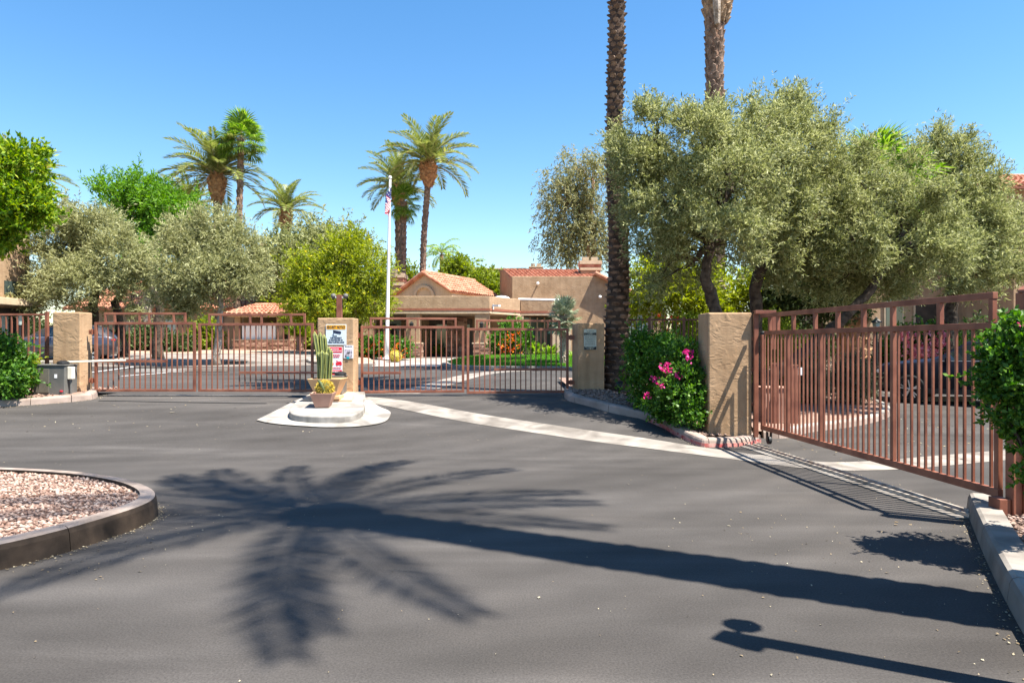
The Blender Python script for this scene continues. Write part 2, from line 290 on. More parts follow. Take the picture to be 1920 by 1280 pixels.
class MB:
    def __init__(s): s.v = []; s.f = []
    def add(s, vs, fs):
        b = len(s.v); s.v += [tuple(p) for p in vs]; s.f += [tuple(i + b for i in q) for q in fs]; return s
    def box(s, c, d, rz=0.0):
        x, y, z = d[0] / 2, d[1] / 2, d[2] / 2; ca, sa = math.cos(rz), math.sin(rz); vs = []
        for sz in (-1, 1):
            for sx, sy in ((-1, -1), (1, -1), (1, 1), (-1, 1)):
                a, b = sx * x, sy * y
                vs.append((c[0] + a * ca - b * sa, c[1] + a * sa + b * ca, c[2] + sz * z))
        return s.add(vs, [(3, 2, 1, 0), (4, 5, 6, 7), (0, 1, 5, 4), (1, 2, 6, 5), (2, 3, 7, 6), (3, 0, 4, 7)])
    def beam(s, p, q, w, h=None, up=(0, 0, 1)):
        p, q = Vector(p), Vector(q); h = w if h is None else h; d = (q - p).normalized(); u = Vector(up)
        if abs(d.dot(u)) > 0.95: u = Vector((0, 1, 0))
        a = d.cross(u).normalized() * (w / 2); b = a.cross(d).normalized() * (h / 2)
        vs = [p - a - b, p + a - b, p + a + b, p - a + b, q - a - b, q + a - b, q + a + b, q - a + b]
        return s.add(vs, [(3, 2, 1, 0), (4, 5, 6, 7), (0, 1, 5, 4), (1, 2, 6, 5), (2, 3, 7, 6), (3, 0, 4, 7)])
    def loft(s, rings, cap=True, close=True):
        n = len(rings[0]); vs = [p for r in rings for p in r]; fs = []
        for i in range(len(rings) - 1):
            for j in range(n if close else n - 1):
                k = (j + 1) % n
                fs.append((i * n + j, i * n + k, (i + 1) * n + k, (i + 1) * n + j))
        if cap:
            fs.append(tuple(range(n - 1, -1, -1))); fs.append(tuple(range((len(rings) - 1) * n, len(rings) * n)))
        return s.add(vs, fs)
    def tube(s, path, rad, n=8, jit=0.0, rng=None):
        path = [Vector(p) for p in path]; rings = []
        for i, p in enumerate(path):
            d = (path[min(i + 1, len(path) - 1)] - path[max(i - 1, 0)]).normalized()
            u = Vector((1, 0, 0)) if abs(d.x) < 0.9 else Vector((0, 1, 0))
            a = d.cross(u).normalized(); b = d.cross(a)
            r = rad[i] if hasattr(rad, '__len__') else rad
            ring = []
            for j in range(n):
                t = 2 * math.pi * j / n; rr = r * (1 + (rng.uniform(-jit, jit) if jit else 0))
                ring.append(p + a * math.cos(t) * rr + b * math.sin(t) * rr)
            rings.append(ring)
        return s.loft(rings)
    def prism(s, poly, z0, z1):
        f0 = z0 if callable(z0) else (lambda x, y: z0); f1 = z1 if callable(z1) else (lambda x, y: z1)
        n = len(poly)
        vs = [(x, y, f0(x, y)) for x, y in poly] + [(x, y, f1(x, y)) for x, y in poly]
        fs = [tuple(range(n - 1, -1, -1)), tuple(range(n, 2 * n))] + [(i, (i + 1) % n, n + (i + 1) % n, n + i) for i in range(n)]
        return s.add(vs, fs)
    def lathe(s, prof, n=16, c=(0, 0, 0), cap=True):
        return s.loft([[(c[0] + r * math.cos(2 * math.pi * j / n), c[1] + r * math.sin(2 * math.pi * j / n), c[2] + z) for j in range(n)] for r, z in prof], cap)
    def ball(s, c, r, n=10, m=6, sc=(1, 1, 1)):
        prof = [(max(1e-3, math.sin(math.pi * i / m)), -math.cos(math.pi * i / m)) for i in range(m + 1)]
        return s.loft([[(c[0] + q * r * sc[0] * math.cos(2 * math.pi * j / n), c[1] + q * r * sc[1] * math.sin(2 * math.pi * j / n), c[2] + z * r * sc[2]) for j in range(n)] for q, z in prof])
    def build(s, name, m, parent=None, smooth=False, bevel=0.0, kind=None, segs=2, recalc=False):
        o0 = ORG[parent.name] if parent is not None else Vector((0, 0, 0))
        me = bpy.data.meshes.new(name)
        me.from_pydata([(p[0] - o0.x, p[1] - o0.y, p[2] - o0.z) for p in s.v], [], s.f)
        if bevel or recalc:
            bm = bmesh.new(); bm.from_mesh(me)
            bmesh.ops.recalc_face_normals(bm, faces=bm.faces)
            if bevel:
                es = [e for e in bm.edges if len(e.link_faces) == 2 and e.calc_face_angle(0) > 0.5]
                bmesh.ops.bevel(bm, geom=es, offset=bevel, segments=segs, affect='EDGES', profile=0.5, clamp_overlap=True)
            bm.to_mesh(me); bm.free()
        return link(name, me, parent, m, smooth, kind)
def part(parent, name, m, fn, **kw):
    b = MB(); fn(b); return b.build(name, m, parent, **kw)

def sheet(name, poly, off, m, step=1.0, parent=None, zf=None, kind='structure', label=None):
    bm = bmesh.new(); vs = [bm.verts.new((x, y, 0)) for x, y in poly]; bm.faces.new(vs)
    bmesh.ops.triangulate(bm, faces=bm.faces[:])
    xs = [p[0] for p in poly]; ys = [p[1] for p in poly]
    for ax, (a, b) in ((0, (min(xs), max(xs))), (1, (min(ys), max(ys)))):
        k = math.ceil(a / step) * step
        while k < b:
            co = [0, 0, 0]; no = [0, 0, 0]; co[ax] = k; no[ax] = 1
            bmesh.ops.bisect_plane(bm, geom=bm.verts[:] + bm.edges[:] + bm.faces[:], plane_co=co, plane_no=no); k += step
    zf = zf or g
    for v in bm.verts: v.co.z = zf(v.co.x, v.co.y) + off
    bmesh.ops.recalc_face_normals(bm, faces=bm.faces)
    if sum(f.normal.z for f in bm.faces) < 0: bmesh.ops.reverse_faces(bm, faces=bm.faces)
    me = bpy.data.meshes.new(name); bm.to_mesh(me); bm.free()
    o = link(name, me, parent, m, True)
    if parent is None: o['kind'] = kind
    if label: o['label'] = label
    return o
def resample(path, step):
    P = [Vector((*p, 0)) for p in path]; out = [P[0]]; acc = 0
    for a, b in zip(P, P[1:]):
        L = (b - a).length; n = max(1, round(L / step))
        for i in range(1, n + 1): out.append(a.lerp(b, i / n))
    return [(p.x, p.y) for p in out]
def smooth_path(path, it=2):
    for _ in range(it):
        out = [path[0]]
        for a, b in zip(path, path[1:]):
            out += [(a[0] * .75 + b[0] * .25, a[1] * .75 + b[1] * .25), (a[0] * .25 + b[0] * .75, a[1] * .25 + b[1] * .75)]
        out.append(path[-1]); path = out
    return path
def strip(name, path, w, off, m, step=0.6, kind='structure', parent=None):
    P = resample(smooth_path(path, 2), step); vs = []; fs = []
    for i, p in enumerate(P):
        a = Vector(P[max(0, i - 1)]); b = Vector(P[min(len(P) - 1, i + 1)]); d = (b - a).normalized(); n = Vector((-d.y, d.x))
        for k in (-0.5, -0.17, 0.17, 0.5):
            x, y = p[0] + n.x * w * k, p[1] + n.y * w * k; vs.append((x, y, g(x, y) + off))
    for i in range(len(P) - 1):
        for j in range(3): fs.append((i * 4 + j + 1, i * 4 + j, i * 4 + 4 + j, i * 4 + 5 + j))
    b = MB(); b.add(vs, fs); o = b.build(name, m, parent, smooth=True, recalc=True)
    if parent is None: o['kind'] = kind
    return o
def kerb(name, path, w, h, seg, mside, mtop=None, inward=1, paint=None, zf=None, gap=0.012):
    """kerb blocks along a path; 'inward' +1: the bed lies left of the path"""
    root = thing(name, 'row of concrete kerb blocks', None, (0, 0, 0), kind='structure'); del root['label']
    P = resample(smooth_path(path, 2), seg / 4); zf = zf or g
    P = [Vector(p) for p in P]
    def nrm(i):
        d = (P[min(len(P) - 1, i + 1)] - P[max(0, i - 1)]).normalized(); return Vector((-d.y, d.x)) * inward
    i = 0
    prof = [(0, -0.08), (0.006, 0.0), (0.02, h * 0.72), (0.035, h * 0.92), (0.06, h), (w, h), (w, -0.08)]
    NS = 16 if seg > 4 else 4
    if NS == 16: P = [Vector(p) for p in resample(smooth_path(path, 2), seg / 16)]
    while i < len(P) - 1:
        j = min(len(P) - 1, i + NS); rings = []
        if len(P) - 1 - j < 2: j = len(P) - 1
        for k in range(i, j + 1):
            n = nrm(k); p = P[k].copy()
            d = (P[min(len(P) - 1, k + 1)] - P[max(0, k - 1)]).normalized()
            if k == i: p += d * gap / 2
            if k == j: p -= d * gap / 2
            z = zf(p.x, p.y)
            rings.append([(p.x + n.x * a, p.y + n.y * a, z + c) for a, c in prof])
        b = MB(); b.loft(rings); o = b.build('kerb_block', mside, root, recalc=True)
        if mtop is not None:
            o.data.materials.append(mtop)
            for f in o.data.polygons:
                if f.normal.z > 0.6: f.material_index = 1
        if paint and paint(P[i]):
            rr = []
            for k in range(i, j + 1):
                n = nrm(k); p = P[k]; z = zf(p.x, p.y)
                rr.append([(p.x + n.x * a, p.y + n.y * a, z + c) for a, c in ((-0.004, -0.02), (0.002, 0.055), (0.02, 0.05), (0.02, -0.02))])
            b = MB(); b.loft(rr); b.build('paint_stripe', M_REDP, o, recalc=True)
        i = j
    return root

# ---------- foliage
def quads_mesh(name, V, m, parent, kind='stuff'):
    """V: (N,4,3) world coordinates"""
    o0 = np.array(ORG[parent.name]) if parent is not None else np.zeros(3)
    N = len(V); me = bpy.data.meshes.new(name)
    me.vertices.add(N * 4); me.vertices.foreach_set('co', (V - o0).astype(np.float32).ravel())
    me.loops.add(N * 4); me.loops.foreach_set('vertex_index', np.arange(N * 4, dtype=np.int32))
    me.polygons.add(N); me.polygons.foreach_set('loop_start', np.arange(0, N * 4, 4, dtype=np.int32))
    me.update(calc_edges=True)
    o = link(name, me, parent, m)
    if kind: o['kind'] = kind
    return o
def unit(a): return a / np.maximum(1e-9, np.linalg.norm(a, axis=-1, keepdims=True))
def leaf_quads(rng, pos, d, ll, lw, jl=0.35):
    n = len(pos); d = unit(d); r = unit(rng.normal(size=(n, 3))); s = unit(np.cross(d, r))
    L = ll * (1 + rng.uniform(-jl, jl, (n, 1))); w = lw * (1 + rng.uniform(-0.3, 0.3, (n, 1)))
    nn = np.cross(s, d)
    mid = pos + d * L * 0.5 + nn * L * 0.06
    return np.stack([pos, mid + s * w * 0.5, pos + d * L, mid - s * w * 0.5], axis=1)
def crown_leaves(rng, lobes, nclump, nspray, nleaf, ll, lw, slen, csize, up=0.25, inner=0.35, droop=0.0, splay=0.8):
    """lobes: list of (cx,cy,cz,rx,ry,rz). Twigs in clumps, leaves along each twig."""
    lob = np.array(lobes, float); wts = (lob[:, 3] * lob[:, 4] * lob[:, 5]) ** 0.67; wts /= wts.sum()
    k = rng.choice(len(lob), nclump, p=wts); u = unit(rng.normal(size=(nclump, 3)))
    rr = (inner ** 3 + (1 - inner ** 3) * rng.random((nclump, 1))) ** (1 / 3)
    cc = lob[k, :3] + u * lob[k, 3:6] * rr
    cs = csize * rng.uniform(0.6, 1.4, (nclump, 1))
    i = np.repeat(np.arange(nclump), nspray); n = len(i)
    so = cc[i] + rng.normal(size=(n, 3)) * cs[i]
    sdir = unit(u[i] * 0.6 + rng.normal(size=(n, 3)) * 0.55 + np.array([0, 0, up]))
    j = np.repeat(np.arange(n), nleaf); t = rng.random((len(j), 1))
    sl = slen * rng.uniform(0.6, 1.4, (n, 1))
    pos = so[j] + sdir[j] * (t * sl[j]) + np.array([0, 0, -1.0]) * droop * (t ** 2) * sl[j]
    ld = sdir[j] * (1 - splay * 0.5) + rng.normal(size=(len(j), 3)) * splay * 0.6 + np.array([0, 0, -droop * 0.8]) * t
    return leaf_quads(rng, pos, ld, ll, lw), cc
def limb(rng, a, b, r0, r1, n=6, wob=0.12):
    a, b = Vector(a), Vector(b); L = (b - a).length; pts = []; off = Vector((0, 0, 0))
    for i in range(n + 1):
        t = i / n
        if 0 < i < n: off = off * 0.6 + Vector(rng.normal(size=3)) * L * wob * 0.5
        else: off = Vector((0, 0, 0))
        pts.append(a.lerp(b, t) + off + Vector((0, 0, math.sin(math.pi * t) * L * 0.05)))
    return pts, [r0 + (r1 - r0) * (i / n) for i in range(n + 1)]
def tree(name, label, base, trunk, lobes, leaf, seed, nclump, nspray, nleaf, ll, lw, slen, csize, r0=0.2, bark=None, group='trees', cat='tree', up=0.25, droop=0.0, nlimb=10, inner=0.35, fl=None, splay=0.8):
    rng = np.random.default_rng(seed); bark = bark or M_BARK
    root = thing(name, label, cat, (base[0], base[1], base[2]), group=group)
    V, cc = crown_leaves(rng, lobes, nclump, nspray, nleaf, ll, lw, slen, csize, up, inner, droop, splay)
    quads_mesh('crown', V, leaf, root)
    b = MB(); stems = trunk if isinstance(trunk[0][0], (tuple, list, Vector)) else [trunk]
    ends = []
    for st in stems:
        P = [Vector(p) for p in st]; n = len(P)
        pp = []; rad = []
        for i in range(n - 1):
            for k in range(4):
                t = k / 4; q = P[i].lerp(P[i + 1], t)
                pp.append(q + Vector(rng.normal(size=3)) * r0 * 0.12); rad.append(r0 * (1 - 0.5 * (i + t) / (n - 1)))
        pp.append(P[-1]); rad.append(r0 * 0.5); rad[0] *= 1.35; pp[0] = P[0] - Vector((0, 0, 0.1))
        b.tube(pp, rad, 9, 0.12, random.Random(seed)); ends.append(P[-1])
    b.build('trunk', bark, root, smooth=True)
    b = MB()
    for lb in lobes:
        e = min(ends, key=lambda q: (Vector(lb[:3]) - q).length)
        pts, rad = limb(rng, e, lb[:3], r0 * 0.45, r0 * 0.16); b.tube(pts, rad, 7)
        near = [c for c in cc if np.linalg.norm((c - np.array(lb[:3])) / np.array(lb[3:6])) < 1.05]
        for c in near[:nlimb]:
            t = rng.uniform(0.3, 1.0); s = Vector(pts[min(len(pts) - 1, int(t * (len(pts) - 1)))])
            p2, r2 = limb(rng, s, c, r0 * 0.13, r0 * 0.035, 4); b.tube(p2, r2, 5)
    b.build('limbs', bark, root, smooth=True)
    if fl is not None:
        fm, cnt, fs, nm = fl; sel = V[rng.integers(0, len(V), cnt)][:, 2]
        quads_mesh(nm, leaf_quads(rng, sel, rng.normal(size=(cnt, 3)), fs, fs * 0.8), fm, root)
    return root
def shrub(name, label, base, lobes, leaf, seed, nclump, nspray, nleaf, ll, lw, slen, csize, group='shrubs', cat='shrub', flowers=None, up=0.3, inner=0.25, droop=0.0, splay=0.9, stems=5, sr=0.018, bark=None):
    rng = np.random.default_rng(seed)
    root = thing(name, label, cat, base, group=group)
    V, cc = crown_leaves(rng, lobes, nclump, nspray, nleaf, ll, lw, slen, csize, up, inner, droop, splay)
    zmin = base[2] - 0.02; V[:, :, 2] = np.maximum(V[:, :, 2], zmin + 0.02)
    quads_mesh('foliage', V, leaf, root)
    b = MB()
    for i in range(stems):
        c = cc[rng.integers(0, len(cc))]
        s = Vector(base) + Vector((rng.normal() * 0.08, rng.normal() * 0.08, -0.03))
        p, r = limb(rng, s, c, sr, sr * 0.4, 5); b.tube(p, r, 6)
    b.build('stems', bark or M_BARK, root, smooth=True)
    for fl in flowers or []:
        fm, spots, per, spread, fs = fl
        pts = []
        for sp in spots: pts.append(np.array(sp) + rng.normal(size=(per, 3)) * spread)
        pts = np.concatenate(pts)
        quads_mesh('flowers', leaf_quads(rng, pts, rng.normal(size=(len(pts), 3)), fs, fs * 0.85), fm, root)
    return root
def lobe_px(px, py, Y, rx, rz, ry=None):
    p = W(px, py, Y); k = Y / F
    return (p.x, p.y, p.z, rx * k, (ry if ry is not None else (rx + rz) / 2 * k), rz * k)

# ---------- palms
def frond_mesh(name, e0, curl, L=3.0, nl=44, ll=0.5, lw=0.035, seed=0, vee=0.35, hang=0.0):
    rng = np.random.default_rng(seed); n = 22; pts = []; tan = []; p = np.zeros(3); side = rng.uniform(-0.12, 0.12)
    for i in range(n + 1):
        t = i / n; a = e0 - curl * t ** 1.35
        d = np.array([math.cos(a), side * t, math.sin(a)]); d /= np.linalg.norm(d)
        pts.append(p.copy()); tan.append(d); p = p + d * L / n
    pts = np.array(pts); tan = np.array(tan); V = []
    for i in range(nl):
        t = 0.14 + 0.86 * (i + rng.uniform(-0.3, 0.3)) / (nl - 1); t = min(1, max(0.1, t)); f = t * n; k = min(n - 1, int(f)); q = pts[k] + (pts[k + 1] - pts[k]) * (f - k)
        d = tan[k]; sd = np.array([-d[1], d[0] if abs(d[0]) > .05 else 0.05, 0]); sd = np.cross(np.array([0, 0, 1.0]), d); sd /= max(1e-6, np.linalg.norm(sd)); up = np.cross(d, sd)
        le = ll * (0.45 + 0.75 * math.sin(math.pi * min(1, t * 0.92 + 0.08)) ** 0.8) * rng.uniform(0.85, 1.12)
        for sg in (-1, 1):
            v = d * (0.55 + 0.5 * t) + sg * sd * rng.uniform(0.75, 0.95) + up * vee * rng.uniform(0.3, 1.3)
            v /= np.linalg.norm(v); w = np.cross(v, up); w /= np.linalg.norm(w)
            m1 = q + v * le * 0.4; tip = q + v * le + np.array([0, 0, -1]) * le * (0.10 + hang)
            V.append([q, m1 + w * lw, tip, m1 - w * lw])
    V = np.array(V)
    me = bpy.data.meshes.new(name); N = len(V); b = MB()
    b.tube([pts[i] for i in range(0, n + 1, 3)], [0.035 * (1 - 0.85 * i / n) for i in range(0, n + 1, 3)], 4)
    nv = len(b.v)
    me.from_pydata(b.v + [tuple(p) for q in V for p in q], [], b.f + [tuple(nv + 4 * i + k for k in range(4)) for i in range(N)])
    return me, len(b.f)
FROND = {}
def date_fronds(kind='date'):
    if kind in FROND: return FROND[kind]
    out = []
    for i in range(9):
        e = R(84 - i * 13)
        if kind == 'date': me, nb = frond_mesh('date_frond', e, R(52 + 3 * i), 3.0, 46, 0.56, 0.03, i)
        elif kind == 'near': me, nb = frond_mesh('date_frond', e, R(62 + 4 * i), 3.0, 60, 0.42, 0.016, i + 20, vee=0.5)
        else: me, nb = frond_mesh('queen_frond', e, R(105), 3.0, 46, 0.6, 0.026, i + 40, vee=-0.1, hang=0.35)
        me.materials.append(L_DATE if kind != 'queen' else L_FAN); me.materials.append(L_RACH)
        mi = np.zeros(len(me.polygons), dtype=np.int32); mi[:nb] = 1; me.polygons.foreach_set('material_index', mi)
        out.append(me)
    FROND[kind] = out; return out
def fan_mesh(name, mat, seg=30, spread=R(250), bl=0.95, pet=0.9, droop=0.35, seed=0, sw=1.0):
    rng = np.random.default_rng(seed); V = []; c = np.array([pet, 0, 0.0])
    for i in range(seg):
        a = -spread / 2 + spread * i / (seg - 1); L = bl * (0.7 + 0.3 * math.cos(a * 0.5)) * rng.uniform(0.92, 1.06)
        d = np.array([math.cos(a), math.sin(a), 0.12 * math.cos(3 * a)]); d /= np.linalg.norm(d); s = np.array([-math.sin(a), math.cos(a), 0.0])
        w = L * spread / seg * 0.33 * sw; m1 = c + d * L * 0.55; m2 = c + d * L * 0.85 + np.array([0, 0, -droop * L * 0.22]); tip = c + d * L * 0.98 + np.array([0, 0, -droop * L * 0.7])
        lift = np.array([0, 0, 0.03 * (1 if i % 2 else -1)])
        V.append([c, m1 + s * w + lift, m2, m1 - s * w + lift]); V.append([m1 + s * w * .8, tip, tip, m1 - s * w * .8])
    b = MB(); b.tube([(0, 0, 0), (pet * 0.5, 0, 0.03), (pet, 0, 0)], [0.03, 0.02, 0.014], 4); nv = len(b.v)
    vs = list(b.v); fs = list(b.f)
    for q in V:
        k = len(vs)
        if np.allclose(q[1], q[2]): vs += [tuple(q[0]), tuple(q[1]), tuple(q[3])]; fs.append((k, k + 1, k + 2))
        else: vs += [tuple(p) for p in q]; fs.append((k, k + 1, k + 2, k + 3))
    me = bpy.data.meshes.new(name); me.from_pydata(vs, [], fs); me.materials.append(mat); me.materials.append(L_RACH)
    mi = np.zeros(len(me.polygons), dtype=np.int32); mi[:len(b.f)] = 1; me.polygons.foreach_set('material_index', mi)
    return me
def boots(rng, path, rad, rows, per, size, out, b, squash=1.0, lift=0.55):
    """overlapping old leaf bases round a trunk"""
    P = [Vector(p) for p in path]; cum = [0]
    for a, c in zip(P, P[1:]): cum.append(cum[-1] + (c - a).length)
    for r in range(rows):
        t = (r + 0.5) / rows * cum[-1]; k = max(i for i in range(len(P) - 1) if cum[i] <= t); f = (t - cum[k]) / (cum[k + 1] - cum[k])
        c = P[k].lerp(P[k + 1], f); ra = rad[k] + (rad[k + 1] - rad[k]) * f
        for j in range(per):
            a = 2 * math.pi * (j + (r % 2) * 0.5 + r * 0.08) / per + rng.uniform(-0.1, 0.1)
            d = Vector((math.cos(a), math.sin(a), 0)); s = Vector((-d.y, d.x, 0)); o = out * rng.uniform(0.6, 1.3); w = math.pi * ra / per * rng.uniform(0.72, 0.98)
            h = size * squash * rng.uniform(0.65, 1.15); z = Vector((0, 0, 1)); cc = c + z * rng.uniform(-0.2, 0.2) * size
            base = cc + d * ra * 0.93
            vs = [base - s * w - z * h * 0.15, base - z * h * 0.62 + d * 0.004, base + s * w - z * h * 0.15,
                  base - s * w * 0.82 + d * o * 0.75 + z * h * lift * 0.7, base + d * o * 1.15 + z * h * lift, base + s * w * 0.82 + d * o * 0.75 + z * h * lift * 0.7,
                  base - s * w * 0.8 + z * h * lift, base + z * h * (lift + 0.12), base + s * w * 0.8 + z * h * lift]
            b.add(vs, [(0, 1, 4, 3), (1, 2, 5, 4), (3, 4, 7, 6), (4, 5, 8, 7), (0, 3, 6), (2, 8, 5)])
def palm(name, label, base, path, rad, crown_z=None, nfr=40, L=3.0, kind='date', rows=40, per=9, bsize=0.2, bout=0.05, tm=None, bm_=None, bulge=None, seed=0, emin=-18, emax=84, group='palms', fan=None, azs=None, lean=0.0, cat='palm tree', spin=0.0):
    rng = random.Random(seed); root = thing(name, label, cat, base, group=group)
    b = MB(); b.tube(path, rad, 12); b.build('trunk', tm or M_PFAR, root, smooth=True)
    if rows:
        b = MB(); boots(rng, path, rad, rows, per, bsize, bout, b); b.build('leaf_bases', bm_ or M_PBOOT, root, kind='stuff')
    top = Vector(path[-1])
    if bulge:
        br, bh = bulge
        b = MB(); pp = [top + Vector((0, 0, z)) for z in (-bh, -bh * 0.6, -bh * 0.2, 0.1 * bh)]; rr = [rad[-1], br * 0.85, br, br * 0.55]
        b.tube(pp, rr, 12); boots(rng, pp, rr, 9, 10, bh * 0.16, br * 0.22, b); b.build('crown_shaft', M_PBOOTO, root)
    loc0 = top - Vector(base)
    for i in range(nfr):
        t = (i + 0.5) / nfr; az = i * 2.39996 + spin + rng.uniform(-0.15, 0.15)
        e = emax + (emin - emax) * t ** 0.85 + rng.uniform(-6, 6)
        if azs and i < len(azs): az = R(azs[i][0]); e = azs[i][1]
        if fan is None:
            fr = date_fronds(kind); k = min(8, max(0, round((84 - e) / 13)))
            inst('frond', fr[k], root, loc0 + Vector((0, 0, 0.12 - 0.2 * t)), (rng.uniform(-.08, .08), R((84 - 13 * k) - e) * 0.7, az), L / 3.0 * rng.uniform(0.88, 1.06))
        else:
            q = (Matrix.Rotation(az, 3, 'Z') @ Matrix.Rotation(-R(e), 3, 'Y') @ Matrix.Rotation(rng.uniform(-.4, .4), 3, 'X')).to_euler()
            inst('fan_leaf', fan[i % len(fan)], root, loc0 + Vector((0, 0, 0.15 - 0.5 * t)), q, L * rng.uniform(0.85, 1.1))
    return root

# ---------- lettering
def txt(s, size, m, parent, p, width=None, name='lettering', rz=0.0, bold=0.0):
    c = bpy.data.curves.new('t', 'FONT'); c.body = s; c.size = size; c.align_x = 'CENTER'; c.align_y = 'CENTER'; c.extrude = 0.0008; c.offset = bold; c.resolution_u = 3
    o = bpy.data.objects.new('t', c); COL.objects.link(o)
    dg = bpy.context.evaluated_depsgraph_get(); me = bpy.data.meshes.new_from_object(o.evaluated_get(dg)); bpy.data.objects.remove(o); bpy.data.curves.remove(c)
    xs = [v.co.x for v in me.vertices]; sx = 1.0
    if width and xs: sx = width / (max(xs) - min(xs))
    me.transform(Matrix.Translation(Vector(p) - ORG[parent.name]) @ Matrix.Rotation(rz, 4, 'Z') @ Matrix.Rotation(R(90), 4, 'X') @ Matrix.Diagonal((sx, 1, 1, 1)))
    me.name = name; me.materials.clear(); me.materials.append(m)
    return link(name, me, parent)

# ================================================================== SETTING
def grid_sheet(name, xs, ys, off, m, label):
    vs = [(x, y, g(x, y) + off) for y in ys for x in xs]; n = len(xs)
    fs = [(j * n + i, j * n + i + 1, (j + 1) * n + i + 1, (j + 1) * n + i) for j in range(len(ys) - 1) for i in range(n - 1)]
    b = MB(); b.add(vs, fs); o = b.build(name, m, None, smooth=True); o['kind'] = 'structure'; o['label'] = label; return o
near_x = [i * 0.75 for i in range(-60, 61)]; near_y = [-8 + i * 0.75 for i in range(0, 84)]
grid_sheet('ground', [-1500, -600, -200, -90] + near_x + [90, 200, 600, 1500], [-400, -100, -30] + near_y + [70, 90, 140, 300, 700, 2500], -0.07, M_EARTH, 'dry tan desert earth reaching to the horizon')
road = grid_sheet('road', [x for x in near_x if -40 <= x <= 40], [y for y in near_y if -8 <= y <= 46], 0.0, M_ASPH, 'dark grey seal coated asphalt driveway')

# concrete strips laid in the road
o = strip('valley_gutter', [Gp(672, 747), Gp(720, 752), Gp(780, 763), Gp(880, 783), Gp(1000, 801), Gp(1150, 823), Gp(1300, 843), Gp(1420, 859), Gp(1530, 874), Gp(1640, 874), Gp(1760, 864), Gp(1900, 851), Gp(2300, 822)], 0.6, 0.005, M_CONC, 0.4)
o['label'] = 'pale concrete drainage strip running diagonally across the driveway'
o = strip('gate_threshold', [Gp(185, 741), Gp(400, 741), Gp(590, 741)], 0.24, 0.005, M_CONC, 0.5); o['label'] = 'thin concrete threshold under the left pair of gates'
o = strip('road_joint', [Gp(185, 751), Gp(400, 755), Gp(500, 756)], 0.05, 0.004, pm('tar_joint', (0.02, 0.02, 0.02), rough=0.9), 0.5); o['label'] = 'dark tar joint across the asphalt before the left gates'
o = strip('drainage_band', [Gp(752, 738), Gp(800, 727), Gp(850, 712), Gp(900, 700), Gp(960, 695), Gp(1070, 693)], 0.75, 0.005, M_CONC, 0.5); o['label'] = 'pale concrete band crossing the road behind the right gates'
for i, (a, b_) in enumerate([((172, 698), (262, 686)), ((228, 705), (398, 692))]):
    o = strip('parking_line', [Gp(*a), Gp(*b_)], 0.1, 0.006, M_WHITEP); o['label'] = ['short white parking line behind the left gate hinge', 'long white parking line behind the left gate leaf'][i]
# far pavement on the left and its kerb
fy = [(-30, 27), (-18, 27), (-10.5, 27.2), (-9.2, 28.3), (-8.8, 30.5)]
o = sheet('gutter_apron', [(-34, 26.2), (-10.6, 26.2), (-8.4, 27.5), (-7.6, 29.6), (-7.4, 31.2), (-9.0, 31.2), (-9.4, 29), (-11, 27.6), (-34, 27.6)], 0.008, M_CONCD, 1.0); o['label'] = 'dusty concrete gutter along the far kerb'
kb = kerb('kerb', [(-34, 27.6), (-11, 27.6), (-9.6, 28.6), (-9.1, 30.2), (-9.1, 33)], 0.18, 0.15, 1.8, M_CONC, M_CONCW, 1); kb['label'] = 'low far kerb in front of the planted bed with the tile roofed kiosk'
o = sheet('sidewalk', [(-34, 27.8), (-11, 27.8), (-9.7, 28.8), (-9.3, 30.2), (-9.3, 35.0), (-34, 35.0)], 0.13, M_CONC, 1.0); o['label'] = 'pale far sidewalk in front of the kiosk'
o = sheet('planting_bed', [(-40, 35.0), (-9.3, 35.0), (-9.3, 46), (-40, 46)], 0.14, M_EARTH, 1.5); o['label'] = 'planted earth bed behind the far sidewalk'

# kerbs and beds
isl = [(-7.5, 8.0), (-5.9, 7.82), (-4.8, 7.58), (-4.0, 7.16), (-3.5, 6.72), (-3.24, 6.3), (-3.2, 5.95), (-3.3, 5.5), (-3.43, 5.08), (-3.62, 4.75), (-4.1, 4.1), (-5.0, 3.0)]
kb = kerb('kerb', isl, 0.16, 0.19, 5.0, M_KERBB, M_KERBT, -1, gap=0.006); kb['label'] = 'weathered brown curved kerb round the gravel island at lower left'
isi = [(-7.5, 7.9), (-5.9, 7.72), (-4.85, 7.48), (-4.1, 7.08), (-3.62, 6.66), (-3.36, 6.28), (-3.32, 5.96), (-3.42, 5.54), (-3.55, 5.14), (-3.74, 4.83), (-4.2, 4.2), (-5.1, 3.1), (-7.5, 3.1)]
o = sheet('gravel_bed', isi, 0.145, M_PINKG, 0.5); o['label'] = 'pink gravel bed of the lower left island'
lk = [Gp(-260, 782), Gp(-80, 768), Gp(0, 763), Gp(90, 757), Gp(160, 751), Gp(183, 747), Gp(186, 738)]
kb = kerb('kerb', lk, 0.17, 0.13, 1.1, M_KERBP, M_KERBP, 1); kb['label'] = 'pale pinkish kerb before the left pillar and grey cabinet'
lb = [(-22, 11.9), Gp(-80, 765), Gp(0, 760), Gp(90, 754), Gp(160, 748), Gp(178, 744), (-8.75, 15.2), (-22, 16.0)]
o = sheet('gravel_bed', lb, 0.11, M_PINKG, 0.5); o['label'] = 'gravel bed under the left pillar and fence'
rk = [(1.18, 15.6), Gp(1056, 748), Gp(1076, 755), Gp(1150, 774), Gp(1225, 791), Gp(1262, 812), Gp(1306, 836), Gp(1330, 839), Gp(1405, 836), Gp(1418, 830), (3.98, 10.9)]
